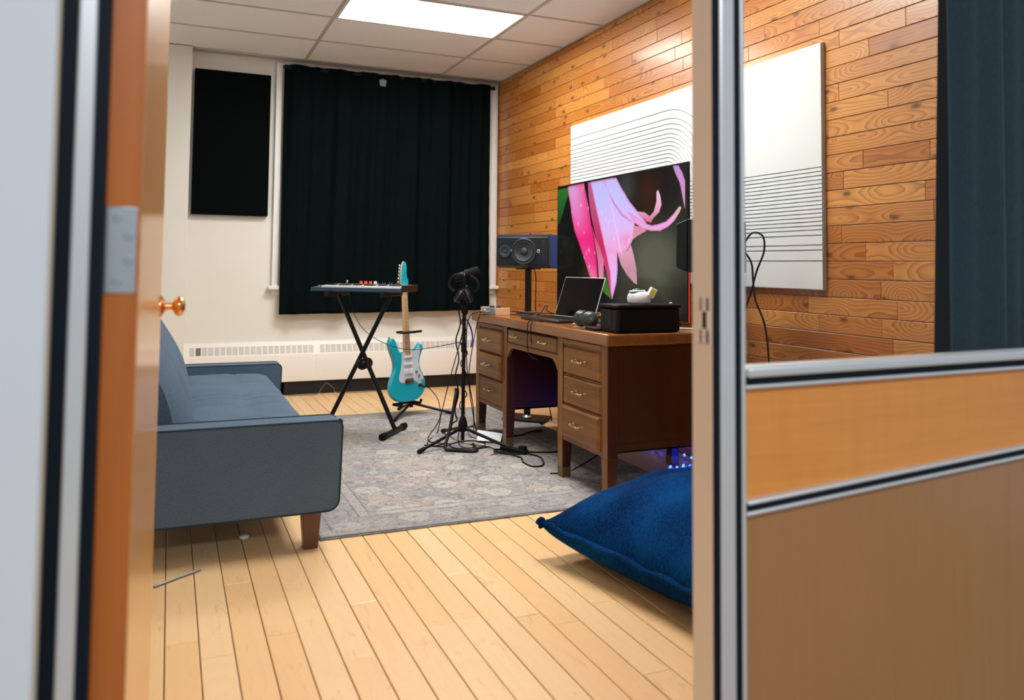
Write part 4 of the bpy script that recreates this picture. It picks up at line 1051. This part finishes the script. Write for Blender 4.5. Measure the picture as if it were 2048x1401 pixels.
b = B(); b.prism([(x*.96+.0005, .815+(z-.815)*.985+.001) for x, z in smh], -.0192, -.018, 'xz', M=TILT); b.make('headstock_face', M_teal, hs)
for k in range(6):
    z = .850+k*.024; xx = -.034+.0042*k
    b = B(); b.cyl((xx+.01, -.012, z), (xx-.012, -.012, z+.002), .003, seg=10, M=TILT); b.ball((xx-.018, -.012, z+.003), .0095, (.8, .55, 1), M=TILT, seg=12); b.make('tuning_peg', M_chrome, hs)
    b = B(); b.cyl((xx+.018, -.0192, z+.003), (xx+.018, -.028, z+.003), .003, seg=10, M=TILT); b.make('string_post', M_chrome, hs)
# scribbled maker's mark on the headstock
b = B(); pp = [(.014, -.0196, .850)]
for k in range(18): pp.append((.014+.004*math.sin(k*2.1)-.0003*k, -.0197, .850+k*.0045))
b.tube(pp, .0009, 5, smooth=2, M=TILT); b.make('headstock_logo', M_black, hs)
b = B()
for k in range(6):
    x0, x1 = -.020+k*.008, -.016+k*.0064
    b.cyl((x0, -.034, .158), (x1, -.0305, .815), .0005, seg=5, M=TILT)
b.make('strings', M_steel, gt)

gs = thing('guitar_stand', 'black tripod guitar stand holding the turquoise guitar', 'guitar stand', (1.66, 5.47, 0))
hubp = Vector((1.655, 5.50, .085))
for p in (Vector((1.455, 5.235, RZ+.010)), Vector((1.925, 5.36, RZ+.010)), Vector((1.62, 5.70, .010))):
    b = B(); b.cyl(hubp, p, .0095); lg_ = b.make('leg', M_blacksatin, gs, world=True)
    b = B(); d_ = (hubp-p).normalized(); b.cyl(p-d_*.006, p+d_*.05, .0115); b.make('rubber_foot', M_rubber, lg_, .002, world=True)
b = B(); b.cyl(hubp-Vector((0, 0, .02)), (1.612, 5.475, .60), .0105); b.cyl(hubp-Vector((0, 0, .03)), hubp+Vector((0, 0, .03)), .016); b.make('upright', M_blacksatin, gs, world=True)
gx_ = Vector((math.cos(math.radians(26)), math.sin(math.radians(26)), 0)); gy_ = Vector((-gx_.y, gx_.x, 0)); g0 = Vector((1.598, 5.40, 0))
b = B()
cb = g0-gx_*.0+gy_*.075
b.tube([(1.655, 5.50, .10), tuple(g0+gy_*.04+Vector((0, 0, .098)))], .009)
b.tube([tuple(g0+gy_*.05-gx_*.09+Vector((0, 0, .098))), tuple(g0+gy_*.05+gx_*.09+Vector((0, 0, .098)))], .009)
for s in (-1, 1): b.tube([tuple(g0+gy_*.05+gx_*.09*s+Vector((0, 0, .098))), tuple(g0-gy_*.035+gx_*.09*s+Vector((0, 0, .098))), tuple(g0-gy_*.048+gx_*.09*s+Vector((0, 0, .125)))], .010)
b.make('cradle', M_rubber, gs, world=True)
b = B(); n0 = g0+Vector((0, 0, .605))
b.tube([tuple(n0+gy_*.075+gx_*.0), tuple(n0+gy_*.075-gx_*.045), tuple(n0-gx_*.048+gy_*.0), tuple(n0-gx_*.05-gy_*.01)], .008, smooth=4)
b.tube([tuple(n0+gy_*.075), tuple(n0+gy_*.075+gx_*.045), tuple(n0+gx_*.05), tuple(n0+gx_*.055-gy_*.01)], .008, smooth=4)
b.tube([tuple(n0-gx_*.055-gy_*.012), tuple(n0+gx_*.115-gy_*.012+Vector((0, 0, .006)))], .0085)
b.tube([(1.612, 5.475, .595), tuple(n0+gy_*.075)], .009)
b.make('neck_yoke', M_rubber, gs, world=True)

# ================================================================== MIC STAND, microphone, headphones
ms = thing('microphone_stand', 'black tripod microphone stand on the rug with cable wound round it', 'microphone stand', (1.68, 4.485, 0))
mb = Vector((1.680, 4.485, 0))
hubm = mb+Vector((0, 0, .105))
for p in (Vector((1.350, 4.315, RZ+.013)), Vector((1.885, 4.165, RZ+.013)), Vector((1.660, 4.80, RZ+.013))):
    b = B(); b.cyl(hubm, p, .0095); lg_ = b.make('leg', M_blacksatin, ms, world=True)
    b = B(); d_ = (hubm-p).normalized(); b.cyl(p-d_*.006, p+d_*.045, .0125); b.make('rubber_foot', M_rubber, lg_, .002, world=True)
b = B(); b.lathe([(.010, .028), (.012, .03), (.012, .075), (.027, .085), (.030, .11), (.026, .14), (.016, .165), (.012, .175)], Matrix.Translation(mb)); b.make('leg_hub', M_black, ms, world=True)
b = B(); b.cyl(mb+Vector((0, 0, .05)), mb+Vector((0, 0, .80)), .0115); b.make('lower_pole', M_blacksatin, ms, world=True)
b = B(); b.cyl(mb+Vector((0, 0, .56)), mb+Vector((0, 0, .62)), .017); b.cyl(mb+Vector((0, 0, .80)), mb+Vector((0, 0, .86)), .018); b.make('height_clutch', M_black, ms, .002, world=True)
b = B(); b.cyl(mb+Vector((0, 0, .86)), mb+Vector((0, 0, 1.0)), .008); b.cyl(mb+Vector((-.03, -.02, .93)), mb+Vector((.02, .01, .96)), .012); b.make('upper_pole', M_blacksatin, ms, world=True)
rx = Vector((.925, -.38, 0)); ry = Vector((.38, .925, 0)); mc = mb+Vector((0, 0, 1.015))
mi = thing('microphone', 'black microphone with foam windscreen on top of the mic stand', 'microphone', tuple(mb+Vector((0, 0, .99))))
b = B(); p0 = mc+rx*.0+Vector((0, 0, .018)); p1 = mc+rx*.090+Vector((0, 0, .048)); b.cyl(p0, p1, .030, .028, seg=28); b.make('foam_windscreen', M_rubber, mi, .012, 4, world=True)
b = B(); b.cyl(mc-rx*.06+Vector((0, 0, -.002)), p0, .024, .026, seg=24); b.make('microphone_body', M_black, mi, .003, world=True)
b = B(); b.tube([tuple(p0+Vector((0, 0, .030))), tuple(p0+ry*-.03), tuple(p0+Vector((0, 0, -.030)))], .003, smooth=4); b.make('chrome_band', M_chrome, mi, world=True)
b = B(); b.tube([tuple(mc+Vector((0, 0, -.03))), tuple(mc-ry*.035+Vector((0, 0, -.02))), tuple(mc-ry*.036+Vector((0, 0, .01)))], .006, smooth=4); b.make('yoke_mount', M_blacksatin, mi, world=True)
hp = thing('headphones', 'black headphones hanging from the microphone on its stand', 'headphones', tuple(mb+Vector((0, 0, .88))))
hc = mc+Vector((0, 0, -.035))-ry*.02
arcp = [hc-rx*.005+Vector((0, 0, .058)), hc-rx*.05+Vector((0, 0, .055)), hc-rx*.088+Vector((0, 0, .025)), hc-rx*.092+Vector((0, 0, -.015)), hc-rx*.060+Vector((0, 0, -.045))]
b = B(); b.tube([tuple(p) for p in arcp], .0075, 8, smooth=6)
b.tube([tuple(p) for p in (hc+rx*.03+Vector((0, 0, .055)), hc+rx*.078+Vector((0, 0, .02)), hc+rx*.085+Vector((0, 0, -.02)), hc+rx*.062+Vector((0, 0, -.05)))], .0075, 8, smooth=6)
b.tube([tuple(arcp[0]), tuple(hc+rx*.03+Vector((0, 0, .055)))], .0075)
b.make('headband', M_black, hp, world=True)
for s, ang in ((-1, .62), (1, -.42)):
    c = hc+rx*(.026*s-.004)+Vector((0, 0, -.072)); ax = (rx*math.cos(ang)+Vector((0, 0, -math.sin(ang)))*1).normalized()
    Mm = Matrix.Translation(c) @ (ax*-s).to_track_quat('Z', 'Y').to_matrix().to_4x4() @ Matrix.Scale(1.15, 4)
    b = B(); b.lathe([(0, -.020), (.030, -.018), (.038, -.008), (.040, .004), (.036, .010), (.036, .022), (.024, .026), (0, .022)], Mm); ec = b.make('ear_cup', M_black, hp, world=True, angle=50)
    b = B(); b.lathe([(.0385, -.006), (.0412, -.003), (.0412, .001), (.0385, .003)], Mm); b.make('cup_ring', M_headph, ec, world=True)
# bent tube stand
t = thing('bent_tube_stand', 'bent black metal tube frame standing against the mic stand', 'stand', (1.57, 4.33, 0))
zt = RZ+.0105
b = B(); b.tube([(1.632, 4.475, .335), (1.615, 4.45, .29), (1.560, 4.38, .13), (1.517, 4.335, .045), (1.513, 4.318, zt+.006), (1.535, 4.305, zt), (1.665, 4.235, zt), (1.70, 4.33, zt), (1.715, 4.40, zt)], .0095, 10, smooth=5); b.make('tube_frame', M_blacksatin, t, world=True)
b = B(); b.tube([(1.632, 4.475, .345), (1.630, 4.472, .27)], .012); b.make('rubber_sleeve', M_rubber, t, world=True)

# ================================================================== CABLES
def cable(name, pts, r, label, mat=M_blackcable, smooth=6, cat='cable'):
    b = B(); b.tube(pts, r, 7, smooth=smooth); o = b.make(name, mat); tag(o, label, cat); return o
# cable wound around the mic pole
wp = [(1.66+.0, 4.47, .98)]
for k in range(60):
    a = k*.62; z = .93-k*.0125; wp.append((1.680-.004*math.sin(k*.35)+.019*math.cos(a), 4.485+.019*math.sin(a), z))
wp += [(1.655, 4.44, .16), (1.62, 4.40, .05), (1.64, 4.36, RZ+.004), (1.74, 4.34, RZ+.004), (1.80, 4.42, RZ+.004), (1.74, 4.52, RZ+.004), (1.60, 4.47, RZ+.004), (1.585, 4.37, RZ+.004), (1.68, 4.30, RZ+.004), (1.79, 4.33, RZ+.004)]
cable('microphone_cable', wp, .0036, 'black cable spiralling down the mic stand and coiled at its base')
wp = []
for k in range(26):
    z = .90-k*.030; wp.append((1.655-.020*min(1, k/8)-.01*math.sin(k*.9), 4.475-.006*math.cos(k*.9), z))
wp += [(1.585, 4.42, .14), (1.55, 4.40, .05), (1.50, 4.46, RZ+.004), (1.44, 4.50, RZ+.004)]
cable('headphone_cable', wp, .0045, 'thick black cord hanging down left of the mic stand pole')
# guitar lead
jx = g0+gx_*.108-gy_*.035+Vector((0, 0, .220))
t = thing('guitar_lead', 'black instrument lead plugged into the turquoise guitar', 'cable', tuple(jx))
b = B(); b.cyl(jx+gy_*.01, jx-gy_*.03+Vector((0, 0, -.006)), .007); b.make('plug', M_black, t, world=True)
b = B(); b.tube([tuple(jx-gy_*.03+Vector((0, 0, -.006))), tuple(jx-gy_*.05+gx_*.03+Vector((0, 0, -.02))), (1.775, 5.24, .14), (1.75, 5.12, .05), (1.66, 4.96, RZ+.004), (1.54, 4.72, RZ+.004), (1.50, 4.58, RZ+.004), (1.56, 4.50, RZ+.004), (1.60, 4.47, RZ+.004), (1.54, 4.43, RZ+.004), (1.46, 4.47, RZ+.004), (1.50, 4.60, RZ+.004), (1.63, 4.82, .012), (1.70, 4.95, .10), (1.735, 4.90, .32), (1.70, 4.60, .62), (1.69, 4.52, .72)], .0033, 7, smooth=8); b.make('lead', M_blackcable, t, world=True)
# thin keyboard cable sagging to the mic stand
cable('keyboard_cable', [(1.11, 5.16, .90), (1.13, 5.16, .80), (1.20, 5.10, .66), (1.33, 5.02, .57), (1.45, 4.85, .545), (1.56, 4.66, .58), (1.655, 4.50, .62)], .0022, 'thin black cable sagging from the keyboard across to the mic stand')
# cables from mic stand to the audio interface and floor
cable('interface_cable', [(1.845, 4.57, .80), (1.80, 4.55, .80), (1.75, 4.53, .79), (1.715, 4.50, .76), (1.70, 4.49, .70), (1.705, 4.50, .50), (1.75, 4.53, .25), (1.78, 4.50, .05), (1.80, 4.46, RZ+.004), (1.86, 4.52, RZ+.004)], .0032, 'black cable dropping from the audio interface beside the mic stand')
cable('dangling_cable', [(1.85, 4.60, .80), (1.825, 4.60, .77), (1.79, 4.60, .62), (1.76, 4.60, .40), (1.80, 4.62, .20), (1.82, 4.66, .08), (1.84, 4.72, RZ+.004), (1.86, 4.88, RZ+.004), (1.98, 4.96, RZ+.004)], .0030, 'thin black cable dangling past the far drawers of the desk')
cable('blue_cable', [(1.842, 4.90, .70), (1.835, 4.88, .735), (1.86, 4.90, .72), (1.895, 4.92, .66), (1.905, 4.92, .60), (1.895, 4.92, .54)], .0055, 'bright blue cable loop hanging off the far end of the desk', M_bluecable)
# coil by the desk leg
b = B(); zz = RZ+.004
cable('floor_cable', [(1.80, 4.20, zz), (1.88, 4.10, zz), (1.94, 4.13, zz), (1.955, 4.18, zz), (1.87, 4.24, zz), (1.78, 4.22, zz+.006), (1.77, 4.14, zz+.008), (1.83, 4.07, zz+.006), (1.86, 4.02, zz), (1.83, 3.93, zz), (1.84, 3.83, zz), (1.90, 3.83, zz), (1.95, 3.93, zz), (1.965, 4.03, zz), (1.90, 4.14, zz+.004), (2.02, 4.10, zz), (2.12, 4.08, zz), (2.22, 4.12, zz)], .0048, 'thick black cable looped on the rug in front of the kneehole')
cable('floor_cable', [(1.70, 4.42, zz), (1.78, 4.34, zz), (1.80, 4.24, zz), (1.77, 4.15, zz+.004), (1.72, 4.14, zz)], .0022, 'thin dark wire curling over the rug beside the white card')
cable('floor_cable', [(1.85, 4.70, zz), (1.93, 4.66, zz), (1.97, 4.60, zz), (1.93, 4.50, zz), (1.85, 4.52, zz), (1.78, 4.60, zz+.004), (1.80, 4.72, zz+.03), (1.86, 4.74, zz+.03), (1.90, 4.66, zz)], .0030, 'black cable loop around the far front leg of the desk')
cable('power_cable', [(2.02, 4.56, zz), (2.10, 4.55, zz), (2.20, 4.62, zz), (2.28, 4.62, zz+.003)], .0055, 'short black plug cord lying under the far desk pedestal')
cable('tv_cable', [(2.34, 3.90, .58), (2.30, 3.80, .30), (2.22, 3.70, .12), (2.02, 3.70, zz), (1.93, 3.66, zz), (1.865, 3.67, zz)], .0035, 'black cable hanging inside the kneehole and down beside the desk leg')
cable('laptop_cable', [(1.93, 3.93, DT+.002), (1.88, 3.945, DT+.004), (1.8605, 3.95, .775), (1.858, 3.95, .73), (1.862, 3.955, .64), (1.874, 3.945, .59), (1.90, 3.90, .575)], .0028, 'thin cord draped over the desk front edge below the laptop')
cable('laptop_cable', [(1.93, 3.90, DT+.005), (1.875, 3.90, DT+.004), (1.8575, 3.902, .765), (1.856, 3.90, .72), (1.862, 3.90, .66)], .0022, 'second thin cord beside the first over the desk front edge')
zd = DT+.004
cable('desk_cable', [(1.965, 4.52, zd+.01), (2.04, 4.53, zd+.015), (2.12, 4.45, zd+.006), (2.16, 4.32, zd), (2.20, 4.30, zd)], .0035, 'black cable running over the desk behind the audio interface')
cable('desk_cable', [(1.97, 4.50, zd), (2.02, 4.46, zd), (2.05, 4.38, zd), (2.12, 4.40, zd+.006), (2.14, 4.50, zd), (2.08, 4.60, zd), (2.22, 4.62, zd), (2.30, 4.45, zd)], .0032, 'tangled black cable curling on the desk behind the laptop')
cable('desk_cable', [(2.10, 4.33, zd), (2.18, 4.42, zd+.02), (2.22, 4.46, zd+.05), (2.20, 4.38, zd+.055), (2.17, 4.33, zd+.03), (2.24, 4.27, zd)], .0030, 'small raised black cable loop left of the laptop screen')
cable('speaker_cable', [(2.44, 5.08, 1.075), (2.443, 5.06, 1.02), (2.435, 5.04, .95), (2.42, 5.01, .80), (2.43, 4.98, .60), (2.46, 4.93, .30), (2.50, 4.90, .01)], .0035, 'thin black cable hanging from the left speaker beside its pole')
cable('speaker_cable', [(2.42, 2.838, 1.20), (2.44, 2.80, 1.255), (2.475, 2.77, 1.24), (2.48, 2.77, 1.17), (2.455, 2.79, 1.08), (2.43, 2.80, .98), (2.41, 2.82, .90)], .0045, 'black cable arching from the back of the right speaker')
cable('speaker_cable', [(2.41, 2.828, 1.18), (2.43, 2.795, 1.12), (2.435, 2.79, 1.04), (2.44, 2.78, .95), (2.47, 2.76, .85), (2.485, 2.75, .70), (2.49, 2.75, .4), (2.50, 2.76, .006)], .0045, 'long black cable dropping straight down behind the door post')
cable('white_cable', [(1.99, 3.66, DT+.006), (2.03, 3.60, DT+.004), (2.06, 3.58, DT+.02), (2.10, 3.56, DT+.06), (2.12, 3.54, DT+.10)], .004, 'short white cable behind the grey headphones', M_white_cable)
cable('white_cable', [(2.30, 3.30, DT+.005), (2.38, 3.26, DT+.006), (2.45, 3.20, DT+.005), (2.50, 3.24, DT+.005)], .0035, 'white cable on the desk right of the black box', M_white_cable)
cable('red_cable', [(2.46, 3.262, .79), (2.465, 3.245, .81), (2.465, 3.240, .84), (2.46, 3.25, .865)], .006, 'short red cable loop beside the lower corner of the television', M_red)
cable('white_cable', [(2.50, 4.98, .006), (2.50, 4.80, .006), (2.44, 4.60, .005), (2.40, 4.40, .013)], .004, 'thin pale cable on the floor under the desk back', M_white_cable)
cable('heater_cable', [(.90, YB-.12, .005), (1.15, YB-.13, .006), (1.20, YB-.12, .05), (1.24, YB-.12, .09), (1.30, YB-.12, .05), (1.35, YB-.13, .006), (1.7, YB-.12, .005)], .0035, 'grey wire poking up below the baseboard heater', plain('grey_wire', (.12, .12, .13), .4))
# power strip mess under the desk leg
t = thing('power_strip', 'black power strip on the rug near the desk leg', 'power strip', (1.872, 4.185, RZ), math.radians(-60))
b = B(); b.box(-.07, .11, -.022, .022, 0, .026); b.make('strip_body', M_black, t, .005)
b = B(); b.box(.06, .10, -.018, .018, .026, .045); b.make('plug', M_black, t, .004)
# card
t = thing('folded_card', 'white folded paper card lying on the rug by the mic stand', 'card', (1.86, 4.43, RZ))
b = B(); b.hexa([(1.765, 4.462, RZ+.014), (1.888, 4.385, RZ+.014), (1.890, 4.387, RZ+.014), (1.767, 4.464, RZ+.014)], [(1.800, 4.545, RZ+.060), (1.925, 4.44, RZ+.050), (1.927, 4.442, RZ+.050), (1.802, 4.547, RZ+.060)])
b.make('card_face', M_paper, t, world=True)
b = B(); b.hexa([(1.800, 4.547, RZ+.059), (1.925, 4.442, RZ+.049), (1.927, 4.444, RZ+.049), (1.802, 4.549, RZ+.059)], [(1.84, 4.62, RZ+.0005), (1.96, 4.50, RZ+.0005), (1.962, 4.502, RZ+.0005), (1.842, 4.622, RZ+.0005)])
b.make('card_flap', M_paper, t, world=True)
# small litter under sofa
t = thing('metal_rod', 'thin dark metal rod on the floor under the sofa edge', 'rod', (.05, 2.93, 0))
b = B(); b.cyl((-.02, 2.88, .006), (.13, 2.98, .006), .004); b.make('rod', M_silver, t, world=True)
b = B(); b.ball((.30, 3.25, .012), .014, (1.4, 1, .8)); tag(b.make('crumpled_paper', M_whiteplast), 'tiny crumpled white scrap on the floor under the sofa', 'litter')

# LED strip under the desk back
ls = thing('led_strip', 'glowing blue light strip coiled on the floor behind the desk', 'light strip', (2.62, 3.5, 0))
path = []
for r_ in range(6):
    ya, yb = (3.27, 3.52) if r_ % 2 == 0 else (3.52, 3.27)
    path += [(2.50+.032*r_+.01*r_, ya, .014), (2.505+.032*r_+.01*r_, (ya+yb)/2, .014), (2.50+.032*r_+.01*r_, yb, .014)]
path += [(2.75, 3.6, .014), (2.74, 4.2, .014), (2.72, 5.0, .014)]
b = B(); pth = catmull(path, 8); b.tube(pth, .005, 8); b.make('tube', M_white_cable, ls, world=True)
acc = 0; last = pth[0]
for p in pth[1:]:
    acc += (p-last).length; last = p
    if acc > .034:
        acc = 0
        b = B(); b.ball((p.x, p.y, .023), .0075, seg=10); b.make('bulb', M_led, ls, world=True)
# ================================================================== NAVY CURTAIN behind the glass
rod2 = thing('curtain_rod', 'dark curtain track above the navy curtain by the glass', 'curtain rod', (2.2, 1.36, 2.79))
b = B(); b.box(1.55, XR-.01, 1.33, 1.36, 2.795, ZC-.004); b.make('track', M_blacksatin, rod2, world=True)
def curt2(s, t_):
    x = 1.812+.006*math.sin(t_*5)+s*(XR-.02-1.812)
    y = 1.345+.020*math.sin(s*34+.5)+.010*math.sin(s*71+2*t_)
    return (x, y, 2.792-t_*2.77)
c2 = smoothgrid('curtain', curt2, 160, 50, M_curtain2, thick=.002)
def lin2(s, t_):
    x = 1.868-.100*t_+s*(.30+.1*t_)
    return (x, 1.392+.008*math.sin(s*14+t_*2), 2.792-t_*2.76)
smoothgrid('unhazed_fold', lin2, 40, 40, M_curtain, c2, thick=.002)  # added dark layer: curtain edge without the painted reflection
tag(c2, 'navy curtain hanging inside the glass pane at far right', 'curtain')

# repeats share a group
GROUPS = dict(wall_tile='white felt tiles in a row on the pine wall', ceiling_light='panel lights in the ceiling grid', studio_speaker='pair of studio speakers beside the television',
              speaker_stand='pair of speaker stands behind the desk', desk_cable='black cables tangled on the desk', floor_cable='black cables lying on the rug', speaker_cable='black cables hanging from the speakers',
              laptop_cable='thin cords over the desk front edge')
for o in list(COL.objects):
    k = o.name.split('.')[0]
    if o.parent is None and k in GROUPS: o['group'] = GROUPS[k]
